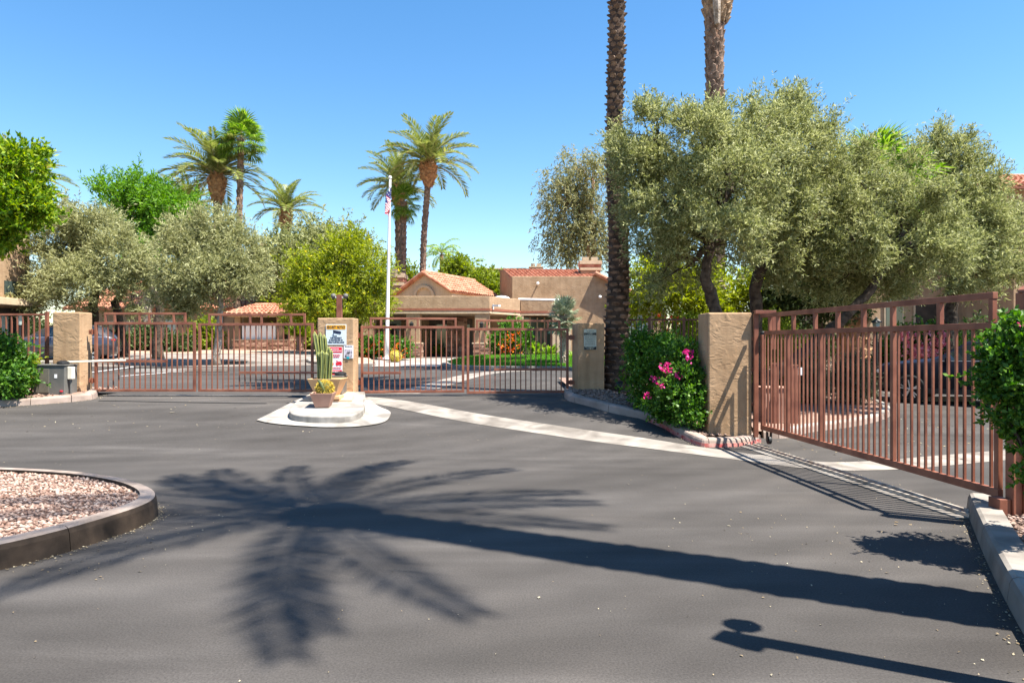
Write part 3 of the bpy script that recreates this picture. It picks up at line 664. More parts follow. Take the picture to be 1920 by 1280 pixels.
kb = kerb('kerb', rk, 0.17, 0.13, 0.9, M_KERBP, M_KERBP, 1, paint=lambda p: p[0] > 2.3); kb['label'] = 'kerb with flaking red paint before the bougainvillea and near pillar'
rb = [(1.3, 15.6), Gp(1060, 744), Gp(1080, 750), Gp(1152, 769), Gp(1228, 786), Gp(1266, 806), Gp(1310, 829), Gp(1400, 829), (3.95, 10.95), (4.2, 13), (5.3, 16.5), (4.2, 19), (1.3, 19)]
o = sheet('gravel_bed', rb, 0.11, M_DARKG, 0.5); o['label'] = 'shaded gravel bed under the big palm and bougainvillea'
nk = [(4.35, 6.55), (4.1, 6.12), (3.42, 4.92), (2.8, 3.76), (2.2, 2.5), (1.7, 1.2)]
kb = kerb('kerb', nk, 0.22, 0.17, 1.25, M_CONCD, M_CONC, 1); kb['label'] = 'grey kerb at the lower right corner beside the gate post'
o = sheet('gravel_bed', [(4.5, 6.5), (4.3, 6.05), (3.6, 4.85), (2.98, 3.7), (2.38, 2.4), (1.9, 1.2), (8, 1.2), (8, 6.2)], 0.12, M_DARKG, 0.5); o['label'] = 'dark gravel bed behind the lower right kerb'
# bed seen through the sliding gate
bk = [(4.2, 11.4), (4.6, 11.35), (5.3, 12.2), (6.6, 13.0), (8.2, 14.6), (9.0, 16.4), (9.4, 19.5)]
kb = kerb('kerb', bk, 0.18, 0.13, 1.2, M_KERBP, M_CONCW, 1); kb['label'] = 'pale kerb of the planted bed seen through the sliding gate'
o = sheet('gravel_bed', [(4.1, 11.5), (4.6, 11.5), (5.2, 12.4), (6.5, 13.2), (8.05, 14.8), (8.8, 16.5), (9.2, 26), (4.0, 26), (4.3, 19.2), (5.4, 16.5)], 0.11, M_PINKG, 0.6); o['label'] = 'gravel bed with shrubs behind the sliding gate'
kb = kerb('kerb', [(9.4, 19.6), (12, 19.9), (22, 20.5)], 0.18, 0.14, 1.8, M_CONC, M_CONCW, 1); kb['label'] = 'far kerb behind the parked dark car'
o = sheet('gravel_bed', [(9.2, 19.7), (12, 20.05), (24, 20.7), (24, 30), (9.2, 30)], 0.12, M_EARTH, 1.0); o['label'] = 'earth bed behind the parked dark car'
# clubhouse forecourt
lawnz = lambda x, y: g(x, y) + 0.26 * ss(25.6, 30.5, y)
o = sheet('lawn_soil', [(-2.2, 26.3), (0, 25.6), (2.6, 25.6), (4.4, 27), (4.4, 31), (0.6, 31.2), (-1.6, 30.6), (-2.7, 28)], 0.10, pm('lawn_green', (0.06, 0.15, 0.02), (0.1, 0.22, 0.035), 3, 0.95, world_co=True), 0.8, zf=lawnz, kind='structure'); o['label'] = 'soil under the bright green lawn'
kb = kerb('kerb', [(-3.0, 29), (-2.5, 26.6), (-1.4, 25.7), (0.2, 25.3), (2.8, 25.2), (4.8, 25.9)], 0.18, 0.13, 1.6, M_CONC, M_CONCW, 1); kb['label'] = 'pale kerb along the lawn before the clubhouse'
o = sheet('entry_walk', [(-5.6, 27.3), (-2.9, 27.0), (-3.0, 29.5), (-2.0, 31), (-1.5, 40), (-8.5, 40), (-6.2, 31)], 0.03, M_CONCW, 1.0); o['label'] = 'pale concrete entry walk to the clubhouse porch'
o = sheet('planting_bed', [(-9.0, 30.0), (-8.3, 28.7), (-6.5, 28.0), (-5.8, 28.3), (-6.4, 31.5), (-8.7, 40), (-11, 40), (-10, 33)], 0.10, M_EARTH, 1.0); o['label'] = 'planted bed round the foot of the flagpole'
kb = kerb('kerb', [(-9.1, 30.2), (-8.5, 28.7), (-6.5, 27.8), (-5.6, 28.1)], 0.16, 0.13, 1.5, M_CONC, M_CONCW, 1); kb['label'] = 'low kerb round the flagpole bed'
o = sheet('planting_bed', [(-1.4, 30.8), (0.7, 31.4), (4.5, 31.2), (6, 27), (9, 27), (9, 40), (-1.2, 40)], 0.10, M_PINKG, 1.0); o['label'] = 'gravel bed behind the lawn by the clubhouse wall'
rng0 = np.random.default_rng(5)
xy = np.stack([rng0.uniform(-2.5, 4.3, 26000), rng0.uniform(25.7, 31, 26000)], 1)
def inpoly(P, poly):
    r = np.zeros(len(P), bool); n = len(poly)
    for i in range(n):
        (x1, y1), (x2, y2) = poly[i], poly[(i + 1) % n]
        c = ((y1 > P[:, 1]) != (y2 > P[:, 1])) & (P[:, 0] < (x2 - x1) * (P[:, 1] - y1) / (y2 - y1 + 1e-12) + x1); r ^= c
    return r
xy = xy[inpoly(xy, [(-2.1, 26.4), (0, 25.7), (2.6, 25.7), (4.3, 27), (4.3, 30.9), (0.6, 31.1), (-1.5, 30.5), (-2.6, 28)])]
P3 = np.array([(x, y, lawnz(x, y) + 0.1) for x, y in xy])
o = quads_mesh('grass', leaf_quads(rng0, P3, np.array([0, 0, 1.0]) + rng0.normal(size=P3.shape) * 0.4, 0.08, 0.025), L_GRASS, None); o['label'] = 'bright green lawn in front of the clubhouse'; o['category'] = 'grass'

# loose stones
def stones(name, poly, n, s0, s1, zoff, m, seed, label):
    rng = np.random.default_rng(seed); xs = [p[0] for p in poly]; ys = [p[1] for p in poly]
    P = np.stack([rng.uniform(min(xs), max(xs), n), rng.uniform(min(ys), max(ys), n)], 1); P = P[inpoly(P, poly)]; n = len(P)
    ico = np.array([(0, 0, 1), (.9, 0, .3), (.25, .85, .3), (-.75, .5, .3), (-.75, -.5, .3), (.25, -.85, .3), (0, 0, -.4)])
    F_ = [(0, 1, 2), (0, 2, 3), (0, 3, 4), (0, 4, 5), (0, 5, 1), (6, 2, 1), (6, 3, 2), (6, 4, 3), (6, 5, 4), (6, 1, 5)]
    z = np.array([g(a, b) for a, b in P]) + zoff; sc = rng.uniform(s0, s1, (n, 1)) * rng.uniform(0.6, 1.3, (n, 3)); sc[:, 2] *= 0.7
    v = ico[None] * sc[:, None] * rng.uniform(0.75, 1.25, (n, 7, 1)); th = rng.uniform(0, 6.28, n); c, s = np.cos(th), np.sin(th)
    x = v[:, :, 0] * c[:, None] - v[:, :, 1] * s[:, None]; y = v[:, :, 0] * s[:, None] + v[:, :, 1] * c[:, None]
    V = np.stack([x + P[:, 0:1], y + P[:, 1:2], v[:, :, 2] + z[:, None]], 2).reshape(-1, 3)
    Fa = (np.array(F_)[None] + 7 * np.arange(n)[:, None, None]).reshape(-1, 3)
    me = bpy.data.meshes.new(name); me.vertices.add(len(V)); me.vertices.foreach_set('co', V.astype(np.float32).ravel())
    me.loops.add(Fa.size); me.loops.foreach_set('vertex_index', Fa.astype(np.int32).ravel()); me.polygons.add(len(Fa)); me.polygons.foreach_set('loop_start', np.arange(0, Fa.size, 3, dtype=np.int32)); me.update(calc_edges=True)
    o = link(name, me, None, m); o['kind'] = 'stuff'; o['label'] = label; o['category'] = 'gravel'; return o
L_STONE = leafmat('pink_stones', (0.14, 0.077, 0.055), (0.27, 0.175, 0.135), (0.46, 0.35, 0.285), 0.0, 0.9)
L_STONED = leafmat('brown_stones', (0.10, 0.065, 0.05), (0.24, 0.16, 0.125), (0.42, 0.31, 0.26), 0.0, 0.9)
stones('gravel', isi, 26000, 0.011, 0.03, 0.15, L_STONE, 1, 'loose pink and cream gravel on the lower left island')
stones('gravel', rb[:10], 5000, 0.014, 0.032, 0.118, L_STONED, 2, 'loose brown gravel round the foot of the big palm')
stones('gravel', [(4.5, 6.5), (4.3, 6.05), (3.6, 4.85), (2.98, 3.7), (2.38, 2.4), (4, 2.4), (5.2, 6.2)], 6000, 0.012, 0.03, 0.128, L_STONED, 3, 'dark loose gravel in the lower right corner')
stones('gravel', lb, 4000, 0.015, 0.035, 0.118, L_STONE, 4, 'loose pinkish gravel round the left pillar')
# small dry flakes and grit on the road
def litter(n, x0, x1, y0, y1, s0, s1, seed):
    rng = np.random.default_rng(seed); x = rng.uniform(x0, x1, n); y = y0 + (y1 - y0) * rng.random(n) ** 1.2
    pos = np.stack([x, y, [g(a, b) + 0.006 for a, b in zip(x, y)]], 1); d = rng.normal(size=(n, 3)); d[:, 2] *= 0.12
    d = unit(d); s = np.stack([-d[:, 1], d[:, 0], rng.normal(size=n) * 0.15], 1); L = rng.uniform(s0, s1, (n, 1)) * np.where(rng.random((n, 1)) < 0.05, 2.2, 1)
    return np.stack([pos, pos + d * L * .5 + s * L * .28, pos + d * L, pos + d * L * .5 - s * L * .28 + np.array([0, 0, .004])], 1)
V = np.concatenate([litter(520, -7, 5, 2.4, 13, 0.006, 0.016, 1), litter(160, -13, -3, 11, 14, 0.015, 0.05, 2), litter(120, -3.9, -2.6, 4.6, 6.6, 0.01, 0.03, 3), litter(140, 1.0, 3.6, 2.6, 6.2, 0.008, 0.024, 4), litter(500, 4.3, 9, 9, 17, 0.02, 0.05, 7)])
def kerb_litter(path, n, sp, side, seed):
    rng = np.random.default_rng(seed); P = np.array(resample(smooth_path(path, 2), 0.05)); k = rng.integers(0, len(P) - 1, n); d = unit(P[k + 1] - P[k]); nn_ = np.stack([-d[:, 1], d[:, 0]], 1) * side
    q = P[k] + nn_ * np.abs(rng.normal(size=(n, 1))) * sp; pos = np.stack([q[:, 0], q[:, 1], [g(a, b) + 0.006 for a, b in q]], 1); dd = rng.normal(size=(n, 3)); dd[:, 2] *= 0.15; dd = unit(dd)
    s_ = np.stack([-dd[:, 1], dd[:, 0], rng.normal(size=n) * 0.2], 1); L = rng.uniform(0.006, 0.022, (n, 1)); return np.stack([pos, pos + dd * L * .5 + s_ * L * .35, pos + dd * L, pos + dd * L * .5 - s_ * L * .35 + np.array([0, 0, .003])], 1)
V = np.concatenate([V, kerb_litter(isl, 1500, 0.035, 1, 11), kerb_litter(nk, 500, 0.05, -1, 12), kerb_litter(lk, 700, 0.08, -1, 13), kerb_litter(rk, 500, 0.05, -1, 14), kerb_litter([tuple(Gp(1405, 836)), tuple(Gp(1830, 972))], 900, 0.12, 1, 15)])
o = quads_mesh('leaf_litter', V, M_LITTER, None); o['label'] = 'dry leaf flakes and grit scattered over the asphalt'; o['category'] = 'litter'

# ================================================================== PILLARS
def pillar(label, px0, px1, top, base_z, Y, depth, m=M_STUC, rz=0.0, name='gate_pillar', pivot_left=False):
    a = W(px0, top, Y); b_ = W(px1, top, Y); w = b_.x - a.x; zt = a.z
    t = thing(name, label, 'pillar', ((a.x + b_.x) / 2, Y + depth / 2, base_z), rz, 'stucco gate pillars', local=True)
    part(t, 'shaft', m, lambda b: b.box((0, 0, (zt - base_z) / 2 - 0.05), (w, depth, zt - base_z + 0.1)), bevel=0.02, smooth=False)
    return t
pillar('tan stucco pillar beside the grey cabinet at the far left', 98.5, 150, 585, g(-9.3, 14.4) + 0.1, 14.1, 0.42)
pillar('tan stucco pillar on the island covered with warning signs', 595, 663.5, 596, g(-3.5, 13.9) + 0.1, 13.75, 0.42)
pillar('shaded brown stucco pillar with a rules sign beside the big palm', 1079, 1131, 606, g(1.55, 14.9) + 0.08, 14.55, 0.5, rz=R(9))
pillar('wide tan stucco pillar beside the bougainvillea and sliding gate', 1328.5, 1410, 586, 0.06, 10.85, 0.62)

# ================================================================== GATES
PICK = {}
def picket_mesh(h, w=0.022):
    k = (round(h, 3), w)
    if k not in PICK:
        b = MB(); b.box((0, 0, h / 2), (w, w, h)); me = bpy.data.meshes.new('picket'); me.from_pydata(b.v, [], b.f); me.materials.append(M_IRON); PICK[k] = me
    return PICK[k]
def swing_leaf(label, px0, px1, top, bot, crest, cp0, cp1, Y0, Y1, n, bar, hinge_left):
    a = W(px0, top, Y0); b_ = W(px1, top, Y1); zb = W(px0, bot, Y0).z; zt = a.z; zc = W(px0, crest, Y0).z; dx, dy = b_.x - a.x, Y1 - Y0; L = math.hypot(dx, dy)
    t = thing('swing_gate', label, 'gate', (a.x, Y0, zb), math.atan2(dy, dx), 'iron swing gate leaves', local=True); h = zt - zb; s = 0.052
    for x in (s / 2, L - s / 2): part(t, 'stile', M_IRON, lambda b: b.box((x, 0, h / 2), (s, s, h)), bevel=0.004)
    for z in (s / 2, h - s / 2): part(t, 'rail', M_IRON, lambda b: b.box((L / 2, 0, z), (L - 2 * s - 0.002, s - 0.004, s)), bevel=0.004)
    for i in range(n): inst('picket', picket_mesh(h - 2 * s), t, (s + (L - 2 * s) * (i + 1) / (n + 1), 0, s))
    c0 = (cp0 - px0) / (px1 - px0) * L; c1 = (cp1 - px0) / (px1 - px0) * L; hc = zc - zt
    part(t, 'crest_rail', M_IRON, lambda b: b.box(((c0 + c1) / 2, 0, h + hc - 0.022), (c1 - c0, 0.044, 0.044)), bevel=0.004)
    for f in (0.0, 0.12, 0.43, 0.55, 0.86, 1.0):
        x = c0 + 0.022 + f * (c1 - c0 - 0.044); part(t, 'crest_post', M_IRON, lambda b: b.box((x, 0, h + (hc - 0.044) / 2), (0.044, 0.042, hc - 0.046)), bevel=0.003)
    bx0, bx1, brow = bar; zbar = W(bx0, brow, Y0).z - zb; x0 = (bx0 - px0) / (px1 - px0) * L; x1 = (bx1 - px0) / (px1 - px0) * L
    part(t, 'drive_channel', M_IRON, lambda b: b.box(((x0 + x1) / 2, -0.035, zbar), (x1 - x0, 0.018, 0.05)), bevel=0.003)
    hx = -0.05 if hinge_left else L + 0.05
    for z in (h * 0.16, h * 0.86):
        part(t, 'hinge', M_IRON, lambda b: (b.box((hx, 0.01, z), (0.16, 0.03, 0.09)), b.box((hx, -0.012, z), (0.03, 0.04, 0.12))), bevel=0.004)
    return t
swing_leaf('brown iron gate leaf hung on the far left pillar', 178, 367, 604, 734, 586, 196, 349, 14.3, 14.3, 17, (182, 316, 677), True)
swing_leaf('brown iron gate leaf left of the cactus, hung on the signed pillar', 372.5, 588, 606, 734, 588, 391, 573, 14.3, 14.2, 19, (450, 586, 698), False)
swing_leaf('brown iron gate leaf right of the signed pillar, before the flagpole', 676.5, 870.5, 611, 737, 595, 693, 856, 14.15, 14.35, 18, (680, 752, 699), True)
swing_leaf('brown iron gate leaf hung on the shaded pillar by the palm', 875, 1066, 615, 738, 599, 892, 1050, 14.36, 14.66, 18, (925, 1060, 693), False)

# sliding gate: nearly parallel to the line of sight
GA, GB = Vector((3.93, 10.74)), Vector((4.31, 6.02)); GL = (GB - GA).length; gang = math.atan2(GB.y - GA.y, GB.x - GA.x)
sg = thing('sliding_gate', 'long brown iron sliding gate with a raised crest rail at right', 'gate', (GA.x, GA.y, 0), gang, local=True)
zb, zt, zc = 0.24, 1.78, 2.05
part(sg, 'bottom_rail', M_IRON, lambda b: b.box((GL / 2, 0, zb + 0.03), (GL, 0.05, 0.075)), bevel=0.004)
part(sg, 'top_rail', M_IRON, lambda b: b.box((GL / 2 + 0.08, 0, zt - 0.03), (GL - 0.1, 0.05, 0.06)), bevel=0.004)
part(sg, 'crest_rail', M_IRON, lambda b: b.box((GL / 2 - 0.03, 0, zc - 0.03), (GL - 0.06, 0.05, 0.06)), bevel=0.004)
for x in [0.025, GL * 0.18, GL * 0.367, GL * 0.685, GL - 0.03]:
    part(sg, 'upright', M_IRON, lambda b: b.box((x, 0.002, (zb + 0.0675 + zt - 0.06) / 2), (0.052, 0.046, zt - zb - 0.13)), bevel=0.004)
ups = [0.025, GL * 0.18, GL * 0.367, GL * 0.685, GL - 0.03]
for x in [GL * f for f in (0.06, 0.115, 0.215, 0.34, 0.455, 0.57, 0.685, 0.84)] + [GL - 0.09]:
    part(sg, 'crest_post', M_IRON, lambda b: b.box((x, 0, (zc - 0.06 + zt) / 2), (0.05, 0.046, zc - 0.062 - zt)), bevel=0.003)
n = 44
for i in range(1, n):
    x = GL * i / n
    if min(abs(x - u) for u in ups) > 0.045: inst('picket', picket_mesh(zt - 0.06 - (zb + 0.0675), 0.022), sg, (x, 0, zb + 0.0675))
part(sg, 'roller', M_BLACK, lambda b: (b.tube([(0.25, -0.02, 0.1), (0.25, 0.02, 0.1)], 0.06, 14), b.box((0.25, -0.03, 0.16), (0.06, 0.012, 0.14)), b.box((0.25, 0.03, 0.16), (0.06, 0.012, 0.14))))
# guide frame at the pillar
gf = thing('gate_guide_frame', 'brown iron guide frame bolted to the side of the wide pillar', 'gate frame', (3.87, 10.84, 0), 0, local=True)
part(gf, 'post', M_IRON, lambda b: b.box((0.0, 0, 1.1), (0.07, 0.06, 2.0)), bevel=0.004)
part(gf, 'head', M_IRON, lambda b: b.box((0.13, -0.03, 2.08), (0.33, 0.11, 0.055)), bevel=0.004)
part(gf, 'return_post', M_IRON, lambda b: b.box((0.26, -0.06, 1.78), (0.06, 0.055, 0.58)), bevel=0.004)
part(gf, 'guide_roller', M_BLACK, lambda b: b.lathe([(0.03, 0), (0.045, 0.02), (0.045, 0.14), (0.03, 0.16)], 12, (0.10, -0.04, 1.62)))
for z in (0.62, 1.17, 1.66): part(gf, 'bracket', M_IRON, lambda b: b.box((-0.07, 0.05, z), (0.12, 0.05, 0.045)), bevel=0.004)
# right hand post and fence
rp = thing('gate_post', 'thick brown iron post at the right edge catching the sliding gate', 'post', (4.42, 5.85, 0), local=True)
part(rp, 'shaft', M_IRON, lambda b: b.box((0, 0, 1.0), (0.125, 0.125, 2.06)), bevel=0.006)
part(rp, 'cap', M_IRON, lambda b: b.lathe([(0.09, 0), (0.088, 0.02), (0.05, 0.05), (0.001, 0.06)], 4, (0, 0, 2.031)))
part(rp, 'side_post', M_IRON, lambda b: b.box((-0.105, 0.02, 0.62), (0.08, 0.1, 1.1)), bevel=0.006)
part(rp, 'foot_box', M_IRON, lambda b: b.box((-0.2, 0.06, 0.13), (0.1, 0.14, 0.26)), bevel=0.006)
def fence(label, p0, p1, zb, zt, n, mat_, name='iron_fence', posts=(0.0, 1.0), pw=0.02, group='iron fences'):
    a, b_ = Vector(p0), Vector(p1); L = (b_ - a).length
    t = thing(name, label, 'fence', (a.x, a.y, 0), math.atan2(b_.y - a.y, b_.x - a.x), group, local=True)
    for z in (zb + 0.1, zt - 0.03): part(t, 'rail', mat_, lambda b: b.box((L / 2, 0, z), (L, 0.035, 0.04)), bevel=0.003)
    b = MB(); b.box((0, 0, (zt - zb - 0.19) / 2), (pw, pw, zt - zb - 0.19)); me = bpy.data.meshes.new('picket'); me.from_pydata(b.v, [], b.f); me.materials.append(mat_)
    for i in range(n):
        x = L * (i + 0.5) / n
        if min([abs(x - f * L) for f in posts] + [9]) > 0.06: inst('picket', me, t, (x, 0, zb + 0.125))
    for f in posts: part(t, 'post', mat_, lambda b: b.box((f * L, 0, (zt + zb) / 2), (0.06, 0.06, zt - zb + 0.06)), bevel=0.004)
    return t
fence('brown iron fence running off the right edge from the thick post', (4.5, 5.8), (7.0, 5.1), 0.15, 1.95, 20, M_IRON, posts=(1.0,))
zf_ = g(-10.5, 14.4)
fence('brown iron fence between the left edge and the far left pillar', ((-260 - 960) * 14.4 / F, 14.35), ((96 - 960) * 14.4 / F, 14.3), zf_ + 0.12, W(0, 587, 14.3).z, 34, M_IRON, posts=(0.5, 0.995), pw=0.024)
dz = 0.42
fence('dark iron fence behind the bougainvillea and big palm', (2.05, 15.3), (2.9, 15.0), dz + 0.1, W(1200, 597, 15).z, 8, M_IROND, posts=(0.3,))
fence('dark iron fence corner section against the yellow shrubs', (2.95, 15.0), (4.05, 14.8), dz + 0.1, W(1200, 597, 15).z, 13, M_IROND, posts=(0.06, 0.72))

# sliding gate track
tr = thing('gate_track', 'steel and concrete ground track of the sliding gate', 'track', (0, 0, 0))
ta, tb = Vector(Gp(1405, 836)), Vector(Gp(1830, 972)); d = (tb - ta).normalized(); nv_ = Vector((-d.y, d.x))
def zline(b, off, w, h, z0=0.0):
    pts = [ta + (tb - ta) * (i / 14) + nv_ * off for i in range(15)]
    b.loft([[(p.x + nv_.x * a, p.y + nv_.y * a, g(p.x, p.y) + c) for a, c in ((-w / 2, -0.02), (-w / 2, z0 + h), (w / 2, z0 + h), (w / 2, -0.02))] for p in pts])
part(tr, 'bed', M_CONC, lambda b: zline(b, 0, 0.34, 0.014), recalc=True)
for off in (-0.055, 0.06): part(tr, 'rail', M_STEEL, lambda b: zline(b, off, 0.03, 0.045), recalc=True)
part(tr, 'groove', M_DARKG, lambda b: zline(b, 0.003, 0.075, 0.018), recalc=True)

# ================================================================== CENTRE ISLAND
ap = [Gp(481, 789), Gp(505, 795), Gp(560, 800), Gp(620, 803), Gp(680, 801), Gp(722, 794), Gp(732, 782), Gp(733, 772), Gp(705, 762), Gp(690, 745), Gp(590, 740), Gp(560, 750), Gp(520, 770)]
ap = smooth_path(ap + [ap[0]], 2)[:-1]
o = sheet('island_apron', ap, 0.02, M_CONCW, 0.5); o['label'] = 'white concrete apron round the cactus island'
pl = smooth_path([Gp(592, 746), Gp(560, 760), Gp(541, 780), Gp(545, 790), Gp(570, 794), Gp(620, 796), Gp(662, 793), Gp(681, 783), Gp(686, 768), Gp(684, 746)], 2)
t = thing('island_platform', 'raised white concrete platform carrying the pots and signed pillar', None, (0, 0, 0), kind='structure')
part(t, 'platform_block', M_CONCW, lambda b: b.prism(pl, lambda x, y: g(x, y) - 0.05, lambda x, y: g(x, y) + 0.13), recalc=True, bevel=0.018)
part(t, 'tan_slab', M_PAD, lambda b: b.prism([Gp(566, 764), Gp(586, 748), Gp(665, 748), Gp(660, 764)], lambda x, y: g(x, y) + 0.1, lambda x, y: g(x, y) + 0.145), recalc=True, bevel=0.004)
def square_pot(t, m, w0, w1, h, rim, c, z0, rz=0.0):
    def ring(w, z):
        v = []
        for a in (-135, -45, 45, 135):
            r = w / math.sqrt(2); v.append((c[0] + r * math.cos(R(a) + rz), c[1] + r * math.sin(R(a) + rz), z0 + z))
        return v
    b = MB(); b.loft([ring(w0, 0), ring(w1, h), ring(w1 - 0.05, h), ring(w1 - 0.07, h - 0.06)]); b.build('pot_wall', m, t, recalc=True, bevel=0.006)
    b = MB(); b.loft([ring(w1 - 0.075, h - 0.09), ring(w1 - 0.068, h - 0.035)]); b.build('soil', M_SOIL, t, recalc=True)
def plat(x, y): return g(x, y) + 0.143
Yb = 12.95; xb = (615 - 960) * Yb / F; zb0 = plat(xb, Yb)
t = thing('planter_pot', 'large tan square planter holding tall cactus columns', 'pot', (xb, Yb, zb0)); hb = W(615, 709, Yb).z - zb0
part(t, 'foot', M_POTT, lambda b: b.box((xb + 0.05, Yb, zb0 + 0.03), (0.42, 0.36, 0.06)), bevel=0.006)
square_pot(t, M_POTT, 0.36, 0.62, hb - 0.06, 0.03, (xb, Yb), zb0 + 0.06)
Ys = 12.35; xs_ = (606 - 960) * Ys / F; zs0 = plat(xs_, Ys) - 0.03
t = thing('planter_pot', 'small pinkish brown square pot holding a golden barrel cactus', 'pot', (xs_, Ys, zs0)); hs_ = W(606, 736, Ys).z - zs0
square_pot(t, M_POTP, 0.24, 0.40, hs_, 0.03, (xs_, Ys), zs0, R(4))
# columnar cactus
zc0 = zb0 + hb - 0.04
t = thing('columnar_cactus', 'cluster of tall green columnar cactus stems with yellow ribs', 'cactus', (xb, Yb, zc0))
def column(px_b, px_t, row_t, yo, r, seed):
    a = Vector(((px_b - 960) * Yb / F, Yb + yo, zc0 - 0.03)); e = W(px_t, row_t, Yb + yo); rng = random.Random(seed); nr = 5; rings = []
    for i in range(13):
        tt = i / 12; p = a.lerp(e, tt) + Vector((math.sin(tt * 5 + seed) * 0.006, 0, 0)); rr = r * (1.0 if tt < 0.9 else max(0.08, math.sqrt(max(0, 1 - ((tt - 0.9) / 0.1) ** 2)))) * (1 + 0.06 * math.sin(tt * 9 + seed))
        rings.append([(p.x + rr * (1.0 if j % 2 else 0.62) * math.cos(math.pi * j / nr + seed), p.y + rr * (1.0 if j % 2 else 0.62) * math.sin(math.pi * j / nr + seed), p.z) for j in range(2 * nr)])
    b = MB(); b.loft(rings); st = b.build('cactus_stem', M_CACT, t)
    b = MB()
    for j in range(1, 2 * nr, 2): b.tube([Vector(rings[i][j]) for i in range(13)], r * 0.09, 4)
    b.build('spine_ridges', M_CACY, st)
for i, a in enumerate([(603, 590, 621, 0.02, 0.043), (607, 600, 623, 0.08, 0.045), (612, 607, 627, 0.12, 0.043), (606, 604, 657, -0.07, 0.045), (612, 612, 660, -0.06, 0.046), (617, 616, 650, 0.0, 0.043), (620, 620, 655, -0.05, 0.04), (600, 597, 660, -0.02, 0.04)]): column(*a, i * 1.7)
zq = zs0 + hs_
t = thing('barrel_cactus', 'round golden spined barrel cactus in the small pot', 'cactus', (xs_, Ys, zq - 0.05))
rb_ = 0.135
def ribbed(b, c, r, n=16, m=10):
    rings = []
    for i in range(m + 1):
        th = math.pi * i / m; rings.append([(c[0] + r * max(0.02, math.sin(th)) * (1 + 0.09 * (j % 2)) * math.cos(math.pi * j / n), c[1] + r * max(0.02, math.sin(th)) * (1 + 0.09 * (j % 2)) * math.sin(math.pi * j / n), c[2] - r * math.cos(th)) for j in range(2 * n)])
    b.loft(rings)
part(t, 'cactus_body', M_CACT, lambda b: ribbed(b, (xs_ + 0.03, Ys, zq + 0.07), rb_))
rg = np.random.default_rng(3); u = unit(rg.normal(size=(2600, 3))); pos = np.array([xs_ + 0.03, Ys, zq + 0.07]) + u * rb_ * 1.02
quads_mesh('spines', leaf_quads(rg, pos, u + rg.normal(size=u.shape) * 0.8, 0.045, 0.007), M_SPINE, t)
part(t, 'side_arm', M_CACT, lambda b: b.tube([(xs_ + 0.06, Ys - 0.1, zq - 0.02), (xs_ + 0.04, Ys - 0.14, zq + 0.09), (xs_ - 0.01, Ys - 0.13, zq + 0.18), (xs_ - 0.06, Ys - 0.12, zq + 0.235)], [0.032, 0.032, 0.028, 0.014], 8), smooth=True)

# gate operators
def operator(label, px0, px1, top, Y, base_z, arm_px, arm_row, arm_Y, full):
    a = W(px0, top, Y); b_ = W(px1, top, Y); w = b_.x - a.x; cx = (a.x + b_.x) / 2; h = a.z - base_z
    t = thing('gate_operator', label, 'gate operator', (cx, Y + 0.2, base_z), group='gate operators')
    part(t, 'cabinet', M_GREYM, lambda b: b.box((cx, Y + 0.2, base_z + h / 2 - 0.02), (w, 0.4, h)), bevel=0.012)
    part(t, 'cabinet_top', M_GREYM, lambda b: b.box((cx, Y + 0.2, base_z + h - 0.005), (w + 0.03, 0.43, 0.025)), bevel=0.006)
    part(t, 'arm_hub', M_BLACK, lambda b: b.lathe([(0.1, 0), (0.12, 0.015), (0.11, 0.05), (0.05, 0.075), (0.02, 0.08)], 16, (cx + w * 0.25, Y + 0.2, base_z + h + 0.008)))
    e = W(arm_px, arm_row, arm_Y)
    part(t, 'arm', M_CREAM if full else M_IROND, lambda b: b.beam((cx + w * 0.25, Y + 0.2, base_z + h + 0.055), e, 0.03, 0.035), bevel=0.004)
    if full:
        part(t, 'cabinet_door', M_GREYD, lambda b: b.box((cx - w * 0.2, Y - 0.004, base_z + h * 0.47), (w * 0.42, 0.012, h * 0.8)), bevel=0.004)
        part(t, 'sticker', M_WHITE, lambda b: b.box((cx + w * 0.22, Y - 0.003, base_z + h * 0.62), (0.055, 0.004, 0.075)), bevel=0.0015)
        part(t, 'red_reflector', M_RED, lambda b: b.lathe([(0.03, 0), (0.03, 0.02)], 12, (cx + w * 0.4, Y, base_z + 0.06)))
        part(t, 'control_box', M_CREAM, lambda b: b.box((b_.x + 0.055, Y + 0.12, base_z + h * 0.72), (0.1, 0.1, 0.25)), bevel=0.012)
        part(t, 'conduit', M_GREYM, lambda b: b.tube([(b_.x + 0.05, Y + 0.12, base_z - 0.03), (b_.x + 0.05, Y + 0.12, base_z + h * 0.5)], 0.022, 8))
    return t
operator('grey metal gate cabinet with cream arm beside the far left pillar', 62, 121, 684, 13.6, g(-9.3, 13.8) + 0.1, 236, 675, 14.22, True)
operator('grey gate motor with black dome half hidden behind the tan planter', 612, 641, 705, 13.35, plat(-3.5, 13.4), 500, 699, 14.1, False)

